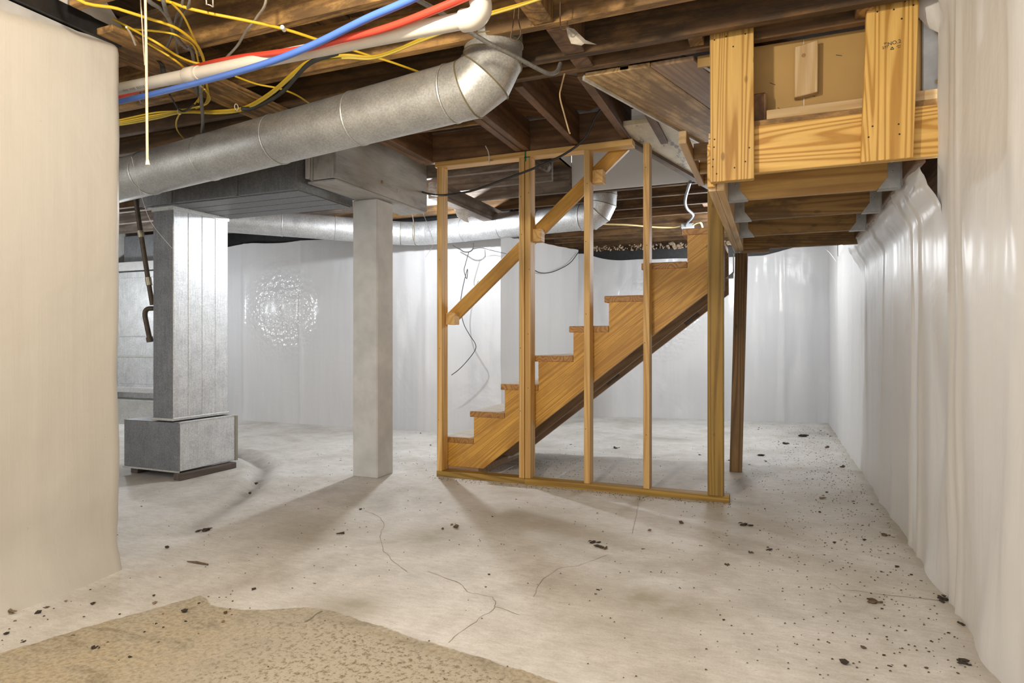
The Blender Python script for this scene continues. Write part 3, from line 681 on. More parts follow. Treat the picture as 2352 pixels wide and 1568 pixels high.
# ------------------------------------------------------------------ sheet-metal ductwork
def seamed_pipe(parent, a, b, r, mat, nsec, name='pipe_section'):
    a, b = Vector(a), Vector(b)
    for i in range(nsec):
        p, q = a.lerp(b, i / nsec), a.lerp(b, (i + 1) / nsec); dd = (q - p).normalized()
        o = MB().tube([p + dd * .0015, q - dd * .0015], r - .0015 * (i % 2), 40, True).build(name, mat, parent)
        MB().tube([q - dd * .012, q - dd * .008, q - dd * .003, q], [r, r + .003, r + .003, r], 40, False).build('seam_ring', mat, o)
SEAL = plain('seam_sealant', (.20, .165, .085), .5, .3)
def gored_elbow(parent, pts, r, mat, name='elbow_gore'):
    # mitred segments through the given centreline points
    pts = [Vector(p) for p in pts]; n = len(pts); rings = []
    t0 = (pts[1] - pts[0]).normalized(); x = t0.cross(Vector((0, 0, 1)))
    if x.length < .1: x = Vector((0, 1, 0))
    x.normalize()
    for i in range(n):
        if i == 0: dd = pts[1] - pts[0]
        elif i == n - 1: dd = pts[-1] - pts[-2]
        else: dd = (pts[i] - pts[i - 1]).normalized() + (pts[i + 1] - pts[i]).normalized()
        seg = (pts[min(i + 1, n - 1)] - pts[min(i, n - 2)]).normalized(); dd.normalize()
        xx = (x - seg * x.dot(seg)).normalized(); yy = seg.cross(xx); ring = []
        for k in range(40):
            a = 2 * math.pi * k / 40; q = pts[i] + (xx * math.cos(a) + yy * math.sin(a)) * r
            tt = (pts[i] - q).dot(dd) / seg.dot(dd); ring.append(q + seg * tt)
        rings.append(ring)
    for i in range(n - 1):
        m_ = MB(); m_.add(rings[i] + rings[i + 1], [(k, (k + 1) % 40, 40 + (k + 1) % 40, 40 + k) for k in range(40)], True)
        o = m_.build(name, mat, parent)
        cen = sum(rings[i + 1], Vector()) / 40
        rg = [cen + (q - cen) * 1.012 for q in rings[i + 1]]
        loop = rg + [rg[0], rg[1]]
        if i < n - 2: MB().tube(loop, .0032, 6, False).build('seam_ring', SEAL, o)
R1 = .125
e0 = Vector((-1.30, 2.50, 2.030)); lft = Vector((-3.95, 2.735, 1.915)); dirv = (e0 - lft).normalized()
t = thing('round_duct', (-2.5, 2.6, 1.85), 'long galvanised round duct running below the joists with a gored elbow', 'duct')
seamed_pipe(t, lft, e0, R1, GALV, 5)
el = [e0 + dirv * .002, e0 + dirv * .085, e0 + dirv * .155 + Vector((0, .012, .040)), e0 + dirv * .185 + Vector((0, .03, .11)), e0 + dirv * .187 + Vector((0, .035, .175)), e0 + dirv * .187 + Vector((0, .035, .33))]
gored_elbow(t, el, R1, GALV)

R2 = .118; ZR = 2.045
t = thing('round_duct', (-2.5, 5.5, 1.93), 'galvanised round duct hung along the back wall behind the column', 'duct')
b0, b1 = Vector((-4.75, 4.55, ZR + .04)), Vector((-3.62, 5.50, ZR))
seamed_pipe(t, b0, b1, R2, GALV_B, 3)
gored_elbow(t, [b1, b1 + Vector((.12, .09, -.004)), b1 + Vector((.27, .14, -.008)), b1 + Vector((.42, .15, -.01))], R2, GALV_B)
c0 = b1 + Vector((.424, .15, -.01)); c1 = Vector((-1.555, 5.46, ZR - .005))
seamed_pipe(t, c0, c1, R2, GALV_B, 4)
dv = (c1 - c0).normalized()
gored_elbow(t, [c1 + dv * .002, c1 + dv * .09, c1 + dv * .155 + Vector((0, 0, .035)), c1 + dv * .19 + Vector((0, 0, .10)), c1 + dv * .195 + Vector((0, 0, .17)), c1 + dv * .195 + Vector((0, 0, .33))], R2, GALV_B)

# return-air riser on a base box
t = thing('return_duct', (-3.95, 3.4, .05), 'rectangular galvanised riser duct standing on a wider metal box', 'duct')
bx_ = bb('base_box', GALV_SHADE, t, -4.275, -3.733, 3.162, 3.66, .052, .385, .003)
bb('lit_side_panel', GALV_B, bx_, -3.7325, -3.728, 3.165, 3.655, .056, .383, .001)  # lighter steel copy on the right-hand face, its lamp light put into the colour
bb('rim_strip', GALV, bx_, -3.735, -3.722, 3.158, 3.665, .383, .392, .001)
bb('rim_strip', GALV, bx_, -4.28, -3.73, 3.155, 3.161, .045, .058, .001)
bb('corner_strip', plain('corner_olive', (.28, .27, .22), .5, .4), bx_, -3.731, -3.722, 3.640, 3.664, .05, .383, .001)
rs = bb('riser', GALV_SHADE, t, -4.008, -3.818, 3.18, 3.655, .39, 1.872, .003)
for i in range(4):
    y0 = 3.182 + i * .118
    MB().prism([(-3.8175, y0, .393), (-3.8175, y0 + .118, .393), (-3.809, y0 + .112, .393), (-3.8125, y0 + .004, .393)], (0, 0, 1.475)).build('lit_side_panel', GALV_B, rs)  # riser side in the lighter steel copy, lit tone painted against the dark front
bb('collar', GALV, t, -4.015, -3.806, 3.172, 3.662, 1.845, 1.876, .002)
bb('collar', GALV, t, -4.015, -3.806, 3.172, 3.662, .392, .412, .002)
o = bb('sleeper', wood('sleeper', 'y'), None, -3.76, -3.69, 3.135, 3.62, 0, .044, .004); tag(o, 'dark wooden sleeper along the near edge of the metal box', 'sleeper')
o = bb('sleeper', wood('sleeper', 'y'), None, -4.26, -4.19, 3.2, 3.64, 0, .044, .004); tag(o, 'second wooden sleeper under the far side of the metal box', 'sleeper')
t = thing('trunk_duct', (-3.4, 3.4, 1.88), 'shaded grey rectangular trunk duct running from the riser to the boxed beam', 'duct')
bb('duct_body', GALV_SHADE, t, -4.08, -2.71, 3.13, 3.70, 1.878, 2.10, .003)
for x in (-3.78, -3.2): bb('drive_cleat', GALV_SHADE, t, x, x + .02, 3.124, 3.706, 1.874, 2.104, .001)
for i in range(4): bb('bottom_rib', GALV_SHADE, t, -4.06, -2.72, 3.16 + i * .135, 3.285 + i * .135, 1.872, 1.8775, .001)

# furnace glimpsed behind
t = thing('furnace', (-6.7, 5.4, 0), 'shiny metal furnace cabinet glimpsed between the left wall and the riser duct', 'furnace')
bb('cabinet', GALV_B, t, -7.15, -6.3, 5.2, 5.6, .28, 1.75, .006)
bb('panel', GALV_B, t, -7.1, -6.4, 5.192, 5.199, 1.0, 1.68, .003)
bb('panel', GALV_B, t, -7.1, -6.4, 5.192, 5.199, .45, .98, .003)
bb('seam_strip', GALV, t, -7.15, -6.3, 5.185, 5.198, .76, .785, .001)
bb('foil_band', FOIL, t, -7.16, -6.3, 5.15, 5.2, 1.76, 1.86, .004)
bb('foil_band', FOIL, t, -7.16, -6.3, 5.07, 5.2, .36, .42, .004)
bb('plenum', GALV_SHADE, t, -7.1, -6.35, 5.25, 5.6, 1.86, 2.18, .004)
bb('base_tray', GALV, t, -7.17, -6.3, 5.05, 5.62, .0, .279, .004)
RUST = plain('rusty_iron', (.10, .075, .055), .6, .3, .3, 30, .3)
t = thing('gas_pipe', (-4.2, 3.3, .9), 'rusty iron pipe with pale couplings slanting down beside the riser duct', 'pipe')
g0, g1, g2 = pD(311, 455, 4.62), pD(340, 640, 4.62), pD(350, 700, 4.62)
MB().tube([g0, g1, g2], .0165, 12).build('pipe', RUST, t)
CP = plain('brass_coupling', (.42, .38, .28), .4, .5)
for a_, b_ in (((322, 530), (325, 545)), ((340, 637), (343, 655))): MB().tube([pD(*a_, 4.62), pD(*b_, 4.62)], .021, 12).build('coupling', CP, t)
MB().tube(smooth_path([pD(352, 708, 4.62), pD(338, 710, 4.62), pD(333, 722, 4.62), pD(338, 750, 4.62), pD(344, 778, 4.62)]), .017, 12).build('elbow', RUST, t)
MB().tube([pD(343, 774, 4.62), pD(345, 785, 4.62)], .023, 8).build('cap', RUST, t)

# ------------------------------------------------------------------ pipes, tubing, cables under the joists
PVC = plain('white_pvc', (.64, .585, .50), .35, 0, .06, 10)
t = thing('drain_pipe', pD(700, 130, 2.4), 'white plastic drain pipe sloping under the joists with an elbow going up', 'pipe')
pa, pb = pD(200, 219, 3.02), pD(1070, 46, 1.86)
dpp = (pb - pa).normalized()
MB().tube([pa, pb], .0245, 24).build('pipe', PVC, t)
cpl = pD(452, 171, 1); 
def along(u):   # point on the pipe axis at photo column u
    lo, hi = 0.0, 1.0
    for _ in range(40):
        m_ = (lo + hi) / 2; q = pa.lerp(pb, m_) - CAM; uu = CX + FPX * q.dot(RT) / q.dot(FW)
        if uu < u: lo = m_
        else: hi = m_
    return pa.lerp(pb, lo)
MB().tube([along(427), along(431), along(448), along(452)], [.026, .030, .030, .027], 24).build('coupling', PVC, t)
MB().tube([along(452), along(458)], .0275, 24).build('coupling_lip', PVC, t)
ee = along(1070)
MB().tube(smooth_path([ee - dpp * .01, ee + dpp * .03, ee + dpp * .055 + Vector((-.002, 0, .02)), ee + dpp * .058 + Vector((-.006, -.005, .055))]), .032, 24).build('elbow', PVC, t)
MB().tube([ee + dpp * .058 + Vector((-.006, -.005, .05)), ee + dpp * .055 + Vector((-.06, -.06, .34))], .0245, 20).build('riser', PVC, t)
mbp = MB(); sd = dpp.cross(Vector((0, 0, 1))).normalized()
for i in range(16):
    q = along(292 + i * 3.2); fwd_ = (CAM - q); fwd_ = (fwd_ - dpp * fwd_.dot(dpp)).normalized(); up_ = dpp.cross(fwd_) * -1
    if up_.z < 0: up_ = -up_
    dd = (fwd_ * .93 - up_ * .37).normalized(); c = q + dd * .0247
    hh = .0035 if i < 8 else .0055
    if i in (4, 9): continue
    mbp.bar(c - dpp * .0012, c + dpp * .0012, dd * .0003, dd.cross(dpp) * hh)
mbp.build('printed_marking', INK, t)
STR = plain('black_plastic_strap', (.025, .026, .025), .5, 0, .3)
s1 = [pD(340, 112, 2.80), pD(352, 130, 2.80), pD(370, 146, 2.79), pD(374, 160, 2.76), pD(380, 185, 2.755), pD(388, 197, 2.77), pD(398, 203, 2.80)]
o = MB(); sp_ = smooth_path(s1, 5); vs_ = []; fs2 = []
for i, q in enumerate(sp_): vs_ += [q + RT * .009 + FW * .002, q - RT * .009 - FW * .002, q - RT * .009 + FW * .002, q + RT * .009 + FW * .006]
for i in range(len(sp_) - 1):
    for k in range(4): fs2.append((4 * i + k, 4 * i + (k + 1) % 4, 4 * i + 4 + (k + 1) % 4, 4 * i + 4 + k))
tag(o.add(vs_, fs2, True).build('pipe_strap', STR), 'black perforated strap holding the white drain pipe', 'strap')
BLUE = plain('blue_tubing', (.075, .17, .55), .35, 0, .10, 6)
RED = plain('red_tubing', (.60, .055, .03), .35, 0, .10, 6)
cable('water_tube', [pD(200, 248, 2.98), pD(291, 230, 2.80), pD(434, 195, 2.52), pD(600, 149, 2.24), pD(719, 103, 2.09), pD(838, 45, 1.95), pD(942, 0, 1.85), pD(1080, -70, 1.75)], .0115, BLUE, 'bright blue water tube crossing in front of the white drain pipe', 'tube', seg=12)
cable('water_tube', [pD(200, 242, 3.1), pD(300, 213, 3.0), pD(400, 175, 2.85), pD(440, 158, 2.72), pD(493, 143, 2.56), pD(560, 131, 2.41), pD(620, 124, 2.28), pD(700, 112, 2.155), pD(779, 92, 2.06), pD(898, 61, 1.945), pD(1047, 3, 1.82), pD(1140, -40, 1.76)], .0115, RED, 'bright red water tube winding over the white drain pipe', 'tube', seg=12)
tag(MB().tube(smooth_path([pD(322, 212, 2.82), pD(318, 222, 2.80), pD(324, 236, 2.82), pD(330, 228, 2.86), pD(322, 212, 2.88)]), .003, 6).build('wire_tie', plain('grey_wire', (.25, .24, .22), .5, .5)), 'twisted grey wire tie around the blue tube', 'wire')
YEL = plain('yellow_cable', (.70, .46, .025), .45, 0, .08, 8)
YEL2 = plain('yellow_cable_dusty', (.50, .38, .06), .55, 0, .12, 8)
def zc(pts, z=2.165):   # run just under the joists; ends that leave the picture climb into the joist bays
    q = [pZ(u, v_, z) for u, v_ in pts]
    if pts[0][1] < 0: q.insert(0, q[0] + Vector((0, -.04, 2.39 - z)))
    if pts[-1][1] < 0: q.append(q[-1] + Vector((.05, -.04, 2.39 - z)))
    return q
YC = 'yellow electrical cable '
yl = [
    ('heavy', [(330, -30), (400, 8), (470, 28), (560, 46), (650, 66), (720, 88), (765, 104)], .0062, 2.172, 'draped at the very top, from the frame edge to the blue tube'),
    ('b', [(165, -15), (270, 20), (340, 42), (400, 62), (442, 92), (462, 120), (470, 150), (474, 190), (478, 220), (470, 240), (450, 248)], .0058, 2.15, 'passing the pull cord and bending down at the bundle'),
    ('c', [(230, 28), (290, 60), (350, 92), (400, 124), (440, 142), (480, 150)], .0050, 2.14, 'descending straight to the bundle below the first'),
    ('d', [(250, 48), (330, 92), (390, 130), (430, 164), (452, 186), (468, 205)], .0048, 2.14, 'lowest of the diagonal ones, passing behind the coupling'),
    ('e', [(285, 65), (330, 72), (380, 74), (420, 88), (445, 105), (455, 140), (462, 200), (455, 235)], .0042, 2.15, 'thin and nearly level before dropping into the bundle'),
    ('f', [(392, 5), (420, 35), (440, 75), (455, 110), (468, 145), (468, 190), (460, 220), (440, 245), (415, 255)], .0042, 2.155, 'hanging steeply from the top into the bundle'),
]
for nm, pts, r_, z, lab in yl: cable('electrical_cable', ([pD(pts[0][0] - 25, pts[0][1] - 12, 2.78)] + [pD(*pts[0], 2.66)] + zc(pts, z)[2:]) if nm in 'cde' else zc(pts, z), r_, YEL, YC + lab, 'cable', 'yellow cables under the joists')
for k, dv_ in enumerate((0, 5, 9, 13)):
    base_ = [(230, 285 + dv_ * .6), (290, 272 + dv_), (360, 258 + dv_ * 1.1), (420, 255 + dv_ * .3), (500, 254 + dv_ * .5), (560, 246 + dv_ * .5), (620, 212 + dv_ * .6), (680, 160 + dv_ * .7), (715, 138 + dv_ * .5), (790, 126 + dv_ * .6), (850, 130 + dv_ * .4), (900, 118 + dv_ * .3), (960, 92 + dv_ * .4), (1040, 60 + dv_ * .5), (1110, 34 + dv_ * .4), (1180, 14 + dv_ * .3), (1260, -8), (1330, -26)]
    cable('electrical_cable', zc(base_, 2.158 - .008 * k), .0046, YEL if k < 2 else YEL2, YC + ('topmost', 'second', 'third', 'lowest')[k] + ' of the long swagged bundle', 'cable', 'yellow cables under the joists')
cable('electrical_cable', zc([(540, 175), (590, 193), (640, 203), (680, 218), (712, 238)], 2.17), .0045, YEL, YC + 'crossing under the joist to the round duct top edge', 'cable', 'yellow cables under the joists')
cable('electrical_cable', zc([(800, 112), (850, 128), (900, 143), (970, 168)], 2.175), .0048, YEL, YC + 'short, running down to the middle of the round duct', 'cable', 'yellow cables under the joists')
cable('electrical_cable', zc([(412, 262), (405, 280), (408, 300), (424, 320)], 2.10), .0042, YEL2, YC + 'short loose tail hanging behind the pull cord', 'cable', 'yellow cables under the joists')
cable('electrical_cable', zc([(470, 205), (482, 225), (472, 240), (440, 248), (415, 252)], 2.13), .0042, YEL2, YC + 'looped at the lower right of the bundle', 'cable', 'yellow cables under the joists')
GRY = plain('grey_armoured_cable', (.22, .215, .20), .5, .4, .25, 60, .6, 120)
BLKC = plain('black_cable', (.03, .03, .03), .5, 0, .3, 20)
cable('armoured_cable', zc([(330, -20), (370, 20), (390, 48), (402, 80), (425, 108), (440, 115), (446, 150), (452, 215)], 2.16), .0085, GRY, 'grey armoured cable hanging through the yellow bundle', 'cable')
cable('armoured_cable', zc([(372, -15), (385, 35), (400, 75), (415, 100), (440, 112), (458, 125)], 2.165), .0085, GRY, 'grey armoured cable twisting round its neighbour at the top left', 'cable')
cable('armoured_cable', zc([(460, 200), (463, 240), (466, 275), (464, 305)], 2.10), .0085, GRY, 'dusty grey cable end hanging down towards the round duct', 'cable')
cable('old_wire', zc([(420, -10), (405, 40), (395, 80), (378, 118)], 2.19), .005, GRY, 'thin grey wire crossing behind the armoured cables', 'wire')
cable('old_wire', zc([(436, -10), (418, 40), (405, 90), (410, 140)], 2.185), .005, GRY, 'second thin grey wire beside the armoured cables', 'wire')
cable('old_wire', zc([(612, -10), (590, 40), (565, 72), (545, 105), (520, 132)], 2.185), .005, plain('pale_wire', (.38, .33, .27), .6), 'pale knob wire bending down behind the red tube', 'wire')
cable('black_cable', zc([(775, 122), (720, 140), (690, 165), (655, 205), (620, 230), (580, 248), (555, 250)], 2.13), .010, BLKC, 'thick black taped cable below the yellow bundle', 'cable')
cable('black_cable', zc([(390, 218), (400, 235), (412, 252), (425, 255), (445, 240)], 2.12), .005, BLKC, 'short black cable tied into the yellow bundle', 'cable')
cable('armoured_cable', [pD(940, -10, 2.05), pD(1000, 22, 2.2), pD(1060, 60, 2.32), pD(1120, 98, 2.40), pD(1180, 128, 2.48), pD(1230, 155, 2.56), pD(1262, 169, 2.62), pD(1280, 163, 2.66), pD(1287, 146, 2.72)], .0085, GRY, 'ribbed grey flexible cable crossing in front of the duct elbow', 'cable', seg=8)
cable('black_cable', [(-.845, 3.55, 2.30), pD(1372, 262, 3.75), pD(1345, 315, 3.85), pD(1300, 352, 3.9), pD(1230, 385, 3.95), pD(1150, 415, 4.05), pD(1080, 439, 4.15), pD(1020, 448, 4.32), pD(990, 446, 4.62), pD(960, 438, 5.0)], .0075, BLKC, 'long black cable sagging across the top of the stud wall', 'cable')
cable('old_wire', [pD(1297, 168, 3.0), pD(1289, 200, 3.05), pD(1286, 222, 3.05), pD(1296, 262, 3.1), pD(1306, 298, 3.12), pD(1309, 306, 3.1)], .004, plain('tan_wire', (.48, .33, .17), .6), 'tan cloth wire dangling between the ceiling joists', 'wire')
CRD = plain('pull_cord', (.66, .54, .38), .8, 0, .12, 90, .5, 200)
t = thing('pull_cord', pD(339, 380, 2.1), 'cream pull cord hanging straight down before the cables', 'cord')
MB().tube([pD(333, -40, 2.1), pD(336, 120, 2.1), pD(338.5, 370, 2.1)], .0042, 8).build('cord', CRD, t)
MB().tube([pD(338.7, 366, 2.1), pD(339.5, 379, 2.1)], [.0042, .0075], 10).build('cord_tip', plain('cord_tip', (.78, .70, .58), .5), t)
cable('pull_cord', [pD(322, -20, 2.35), pD(325, 30, 2.35), pD(330, 110, 2.35), pD(333, 150, 2.35)], .0025, CRD, 'thinner second cord hanging just behind the pull cord', 'cord')
WW = plain('white_wire', (.72, .66, .58), .5)
cable('wire_end', zc([(290, 62), (302, 80), (311, 103)], 2.14), .004, WW, 'stub of white wire sticking out by the top of the left sheeting', 'wire')
cable('wire_staple', zc([(473, -5), (474, 8), (483, 12), (490, 15), (489, -5)], 2.18), .0022, WW, 'small white staple at the top edge of the picture', 'staple')
o = MB().tube([pZ(648, 62, 2.165), pZ(653, 69, 2.165)], .0085, 10).build('cable_clip', plain('clip_white', (.75, .72, .66), .5)); tag(o, 'small white clip on the heavy yellow cable', 'clip')
for i, (u, v_) in enumerate(((412, 256), (543, 246))):
    c = pZ(u, v_, 2.14); q = [c + Vector((0, math.cos(a) * .012, math.sin(a) * .016)) for a in lin(0, 6.6, 14)]
    o = MB().tube(q, .0022, 5).build('cable_tie', WW); tag(o, 'white cable tie round the yellow bundle, ' + ('near the pull cord' if i == 0 else 'where the black cable leaves it'), 'cable tie')
HGW = plain('rusty_wire', (.12, .075, .045), .6, .4)
cable('wire_hanger', [pD(1182, 20, 2.42), pD(1178, 60, 2.43), pD(1173, 85, 2.44), pD(1182, 95, 2.44), pD(1196, 78, 2.44), pD(1191, 45, 2.43), pD(1192, 18, 2.42)], .0022, HGW, 'rusty wire loop hanging beside the drain pipe elbow', 'wire')
cable('wire_hanger', [pD(1287, -10, 2.40), pD(1287, 55, 2.42), pD(1291, 66, 2.43), pD(1300, 66, 2.43), pD(1304, 48, 2.42)], .0022, HGW, 'rusty wire hook hanging right of the wooden blocking', 'wire')
PAP = plain('grey_paper', (.42, .38, .32), .8, 0, .2, 30)
o = MB().prism([pD(1300, 62, 2.50), pD(1318, 66, 2.50), pD(1345, 92, 2.49), pD(1370, 102, 2.50), pD(1342, 100, 2.48), pD(1336, 104, 2.48), pD(1312, 100, 2.50), pD(1304, 82, 2.51)], FW * .002).build('paper_scrap', PAP); tag(o, 'torn grey paper scrap hanging from the joist near the blocking', 'paper')
o = MB().prism([pD(1043, 480, 5.47), pD(1058, 474, 5.47), pD(1075, 485, 5.47), pD(1082, 497, 5.47), pD(1074, 500, 5.47), pD(1077, 511, 5.47), pD(1066, 508, 5.47), pD(1050, 497, 5.47)], FW * .003).build('paper_scrap', plain('white_torn_paper', (.62, .61, .58), .8, 0, .25, 40)); tag(o, 'ragged white paper flap hanging before the rear round duct', 'paper')
o = MB().box(-1.74, -1.60, 4.60, 4.72, 2.28, 2.345).build('rotten_block', wood('old_grey', 'y'), None, .012); o.rotation_euler = (.15, .5, .2); tag(o, 'splintered rotten joist end beside the white stairwell wall', 'wood block')
bb('main_girder', wood('old_grey', 'y'), ceil, -2.52, -2.42, 4.42, 5.80, 2.07, 2.20, .004)

# wires on the back wall
bw = [
    ([(1040, 563), (1056, 572), (1066, 578), (1078, 578), (1086, 571), (1086, 558)], 'thick black wire looping down under the rear round duct'),
    ([(1086, 572), (1105, 569), (1130, 575), (1165, 583)], 'black wire running right from the loop under the rear duct'),
    ([(1077, 578), (1068, 610), (1066, 622), (1072, 640), (1074, 618), (1070, 630), (1062, 665), (1058, 700), (1064, 740), (1078, 768), (1092, 790), (1090, 806), (1070, 832), (1052, 850), (1037, 861)], 'thin black wire dangling with a small loop behind the handrail')]
for i, (pts, lab) in enumerate(bw): cable('wall_wire', [pY(u, v_, 5.62) for u, v_ in pts], .006 if i == 0 else .0038, BLKC, lab, 'wire')
cable('wall_wire', [pX(1222, 617, -2.40), pX(1240, 626, -2.37), pX(1262, 626, -2.34), pX(1285, 618, -2.31), pX(1310, 603, -2.28), pX(1328, 580, -2.25)], .005, BLKC, 'thin black wire curving along the sheeted wall corner', 'wire')
# far ceiling electrics
cable('conduit', [pZ(1585, 418, 2.19), pZ(1574, 458, 2.17), pZ(1578, 478, 2.16), pZ(1592, 494, 2.15), pZ(1578, 512, 2.15), pZ(1576, 520, 2.15)], .014, plain('grey_conduit', (.22, .235, .25), .45, .3), 'pale grey conduit dropping across the far joists', 'conduit')
pb_ = pZ(1578, 520, 2.15); o = MB().box(pb_.x - .06, pb_.x + .07, pb_.y - .04, pb_.y + .05, 2.13, 2.18).build('junction_box', plain('box_white', (.32, .335, .34), .5), None, .006); tag(o, 'small pale junction box on the far joists above the top step', 'box')
cable('electrical_cable', [pZ(1375, 514, 2.17), pZ(1440, 516, 2.17), pZ(1500, 521, 2.17), pZ(1540, 522, 2.17), pZ(1562, 519, 2.17)], .010, plain('cream_cable', (.60, .48, .22), .5), 'cream cable stapled across the far joists', 'cable')
cable('electrical_cable', [pZ(1592, 516, 2.15), pZ(1602, 511, 2.13), pZ(1610, 512, 2.12), pZ(1614, 524, 2.10)], .010, plain('cream_cable', (.60, .48, .22), .5), 'short cream cable tail right of the junction box', 'cable')
# bulb behind the beam
t = thing('bare_bulb', (-2.83, 4.78, 2.2), 'bare bright bulb in a holder hidden behind the beam end', 'lamp')
MB().tube([(-2.83, 4.78, 2.2), (-2.83, 4.78, 2.165), (-2.83, 4.78, 2.14)], [.045, .04, .022], 16).build('lamp_holder', plain('porcelain', (.7, .7, .68), .3), t)
MB().tube([(-2.83, 4.78, 2.142), (-2.83, 4.78, 2.115), (-2.83, 4.78, 2.095)], [.014, .02, .028], 14).build('bulb_neck', plain('bulb_glass', (.9, .9, .9), .2, emit=((.95, .97, 1), 6)), t)
# daylight window in the right wall, far end
WG = plain('daylight_glass', (.9, .9, .9), .2, emit=((.95, .98, 1), 7))
o = MB().box(.632, .638, 6.15, 7.15, 1.70, 2.10).build('window_1', WG); tag(o, kind='structure')
FRW = plain('window_paint', (.7, .7, .68), .5)
for a_ in ((.615, .638, 6.1, 7.2, 1.66, 1.70), (.615, .638, 6.1, 7.2, 2.10, 2.14), (.615, .638, 6.1, 6.15, 1.70, 2.10), (.615, .638, 7.15, 7.2, 1.70, 2.10)): MB().box(*a_).build('window_frame', FRW, o)

# cobwebs
WEB = plain('cobweb', (.72, .70, .66), .9)
def web(pts, lab, r_=.0014): tag(MB().tube(smooth_path(pts, 4), r_, 4).build('cobweb_strand', WEB), lab, 'cobweb')
web([pD(302, 360, 3.2), pD(326, 455, 3.6), pD(350, 515, 4.3), pD(395, 570, 4.3)], 'cobweb thread stretched from the duct to the riser corner')
web([pY(945, 478, 4.27), pY(951, 520, 4.27), pY(951, 558, 4.27)], 'dusty cobweb drip hanging below the beam end', .004)
web([pY(970, 484, 4.29), pY(985, 525, 4.29), pY(995, 560, 4.29), pY(977, 590, 4.29)], 'fine cobweb strand right of the hanging drip')
web([pY(1115, 335, 3.7), pY(1122, 350, 3.7), pY(1124, 375, 3.7)], 'dusty cobweb wisp over the top plate left half', .003)
web([pX(1888, 565, .5), pX(1905, 580, .52), pX(1920, 600, .56)], 'cobweb strand by the bright window')

# insulation crumbs on top of the far sill
mb = MB()
for i in range(260):
    x = random.uniform(-2.2, -.35); y = 7.86 + (x + 2.4) * .132 - random.uniform(.0, .06)
    mb.ball((x, y - .02, 2.09 + random.uniform(-.01, .05)), random.uniform(.006, .028) * (.4 + abs(noise.noise(Vector((x * 3, 0, 0)))) * 2), 1, .6)
o = mb.build('insulation_debris', plain('insulation_tan', (.42, .32, .22), .9, 0, .4, 40)); tag(o, 'crumbled tan insulation along the far wall sill', 'insulation', kind='stuff')

# ------------------------------------------------------------------ debris on the floor
DRT = [plain('dirt_dark', (.045, .034, .025), .9, 0, .4, 80), plain('dirt_brown', (.11, .075, .045), .9, 0, .4, 80), plain('dirt_tan', (.22, .16, .10), .9, 0, .3, 80)]
def crumb_mesh(seed, n):
    mb = MB(); rnd = random.Random(seed)
    if n == 1: mb.ball((0, 0, .5), 1, 1, .45, (1.15, .9, .65))
    else:
        for k in range(n * 3): mb.ball((rnd.gauss(0, .7), rnd.gauss(0, .4), rnd.uniform(.1, .6)), rnd.uniform(.35, .7), 1, .6, (rnd.uniform(.7, 1.8), rnd.uniform(.5, 1), rnd.uniform(.3, .6)))
    me = bpy.data.meshes.new('crumb'); me.from_pydata(mb.v, [], mb.f); return me
protos = [[crumb_mesh(11 * k + n, n) for k in range(4)] for n in (1, 2, 3)]
for col_ in protos:
    for k, me in enumerate(col_): me.materials.append(DRT[k % 3])
def crumb(name, u, v_, r_, n=1, label=None, group=None, flat=1.0, cat='debris', x=None, y=None):
    p = pZ(u, v_) if x is None else Vector((x, y, 0))
    o = bpy.data.objects.new(name, random.choice(protos[n - 1])); link(o); o.location = (p.x, p.y, 0); o.scale = (r_, r_, r_ * flat); o.rotation_euler = (0, 0, random.uniform(0, 6.28))
    return tag(o, label, cat, group)
for a_ in ((1046, 1212, .016, 1, 'largest round black dropping on the floor below the column shadow'), (1037, 1206, .008, 1, 'tiny dropping just above the large round one'), (1016, 1215, .008, 1, 'tiny dropping left of the large round one'),
           (1364, 1246, .014, 3, 'upper dark dropping clump in the middle of the floor'), (1374, 1255, .014, 3, 'middle dark dropping clump in the middle of the floor'), (1389, 1259, .012, 2, 'right end of the dropping clumps in the middle of the floor'),
           (1711, 1206, .017, 3, 'dark clump with an upright bit right of the plate end'), (1566, 1202, .013, 1, 'flat brown pebble below the end of the plate'), (1491, 1219, .010, 1, 'small dark pebble lying below the plate joint'),
           (1888, 1145, .014, 2, 'dark crumb alone between the plate end and the right wall'), (1768, 1262, .011, 2, 'dead beetle shaped crumb below the plate end'),
           (20, 1408, .018, 3, 'big dirt clump at the left edge of the floor'), (86, 1409, .010, 1, 'black pellet right of the left dirt clump'), (425, 1405, .011, 1, 'reddish brown chip on the bare concrete patch'),
           (1840, 1002, .03, 3, 'largest heap of brown leaves near the far right corner'), (1805, 1020, .02, 3, 'leaf heap nearer the brown post than the largest heap'), (1900, 1028, .02, 3, 'leaf litter against the far right sheeting'),
           (1745, 1046, .018, 3, 'brittle twig litter right of the brown post'), (1935, 1073, .018, 3, 'dark litter clump at the foot of the right sheeting'), (2035, 1230, .012, 2, 'dark flake by the right wall fold'),
           (2165, 1377, .016, 3, 'dark litter heap at the bottom of the right wall seam'), (2010, 1384, .015, 2, 'crumb right of the floor centre line crack'), (2214, 1436, .010, 2, 'crumb tucked under the right wall near the corner'), (2207, 1523, .013, 2, 'lowest dark crumb by the right wall'),
           (588, 1112, .012, 1, 'upper pebble in the floor gutter'), (573, 1134, .012, 1, 'lower pebble in the floor gutter'), (470, 1219, .018, 3, 'dirt heap at the near end of the floor gutter'),
           (1941, 1524, .013, 1, 'tan pebble near the bottom right of the floor'), (385, 1258, .010, 1, 'brown flake right of the wrapped wall foot'), (1415, 1030, .02, 2, 'brown leaf bit under the stairs')):
    crumb('debris_clump' if a_[3] > 1 else 'pebble', a_[0], a_[1], a_[2], a_[3], a_[4], None)
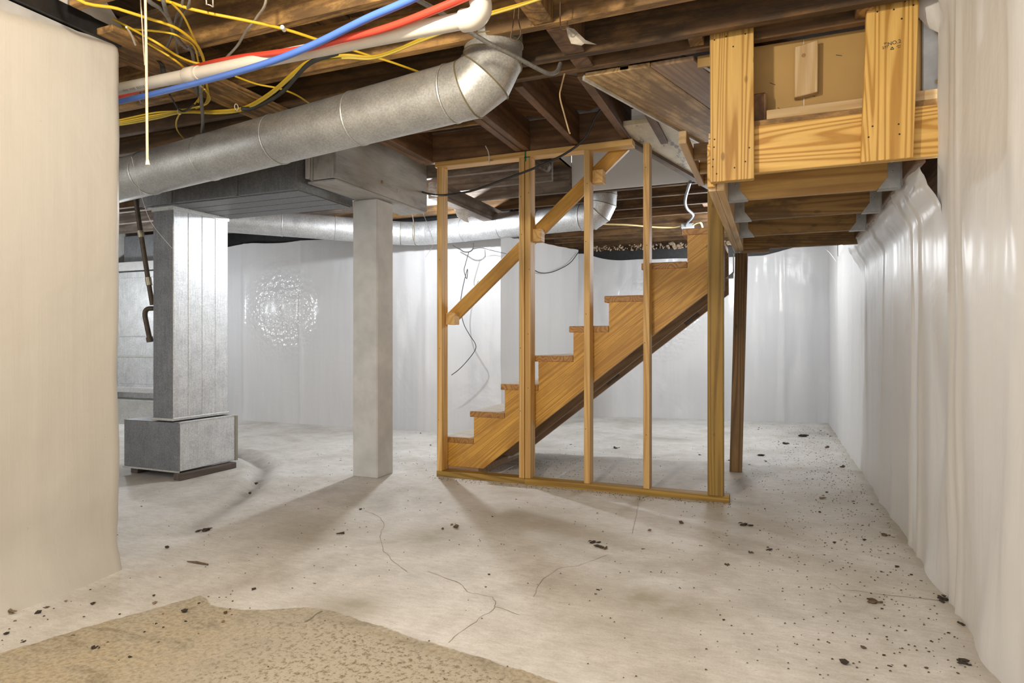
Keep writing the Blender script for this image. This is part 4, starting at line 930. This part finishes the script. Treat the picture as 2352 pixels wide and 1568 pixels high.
o = MB().tube([pZ(430, 1289, .006), pZ(452, 1291, .008), pZ(478, 1296, .006)], [.002, .005, .003], 7).build('twig', DRT[1]); tag(o, 'small pointed brown twig on the floor left of centre', 'twig')
o = MB().tube([pZ(772, 1225, .005), pZ(791, 1223, .006)], [.002, .006], 6).build('twig', DRT[0]); tag(o, 'short dark splinter left of the column shadow', 'twig')
def crumb_area(x, y):
    if x > .05: return ('small dark dirt crumb close to the foot of the right-hand sheeting', 'dirt crumbs along the right sheeting')
    if y > 4.1: return ('small dark dirt crumb on the floor beyond the stud wall', 'dirt crumbs beyond the stud wall')
    if y < 1.85: return ('small dark dirt crumb near the bare rough concrete patch', 'dirt crumbs near the bare patch')
    if x < -2.0: return ('small dark dirt crumb on the floor left of the stud wall', 'dirt crumbs left of the stud wall')
    return ('small dark dirt crumb on the open pale floor before the stud wall', 'dirt crumbs on the open floor')
cnt = 0; rnd = random.Random(5)
while cnt < 210:
    kind_ = rnd.random()
    if kind_ < .45: x, y = XW - abs(rnd.gauss(0, .35)) - .05, rnd.uniform(1.9, 7.6)
    elif kind_ < .6: x, y = rnd.uniform(-2.4, -1.7), rnd.uniform(1.25, 1.95)
    else: x, y = rnd.uniform(-3.6, .5), rnd.uniform(1.5, 6.5)
    if -2.75 < x < -2.48 and 3.65 < y < 3.95 or (x < -2.46 and y < 1.95) or (-2.3 < x < -.15 and 3.85 < y < 4.1) or (-2.2 < x < -1.8 and 4 < y < 5.1) or (-.33 < x < -.17 and 4.8 < y < 5): continue
    crumb('dirt_crumb', 0, 0, rnd.choice((.003, .004, .004, .005, .006, .009)), rnd.choice((1, 1, 2)), *crumb_area(x, y), .7, 'debris', x, y); cnt += 1
mb = MB()
for i in range(2600):
    if i < 1200: x, y = XW - abs(rnd.gauss(0, .4)) - .04, rnd.uniform(1.8, 7.8)
    elif i < 1500: x, y = rnd.uniform(-2.2, -.2), 3.9 - abs(rnd.gauss(0, .05))
    elif i < 1900: x, y = rnd.gauss(-1.6, .4), rnd.gauss(4.5, .3)
    else: x, y = rnd.uniform(-3.6, .5), rnd.uniform(1.2, 6)
    if x < -2.46 and y < 1.95: continue
    r_ = rnd.uniform(.0012, .0032); c = Vector((x, y, .001))
    mb.add([c + Vector((r_ * 1.6, 0, 0)), c + Vector((-r_, r_, 0)), c + Vector((-r_, -r_, 0)), c + Vector((0, 0, r_ * 1.2))], [(0, 1, 3), (1, 2, 3), (2, 0, 3)])
o = mb.build('grit', DRT[1]); tag(o, 'fine grit and dirt specks strewn over the floor', 'grit', kind='stuff')
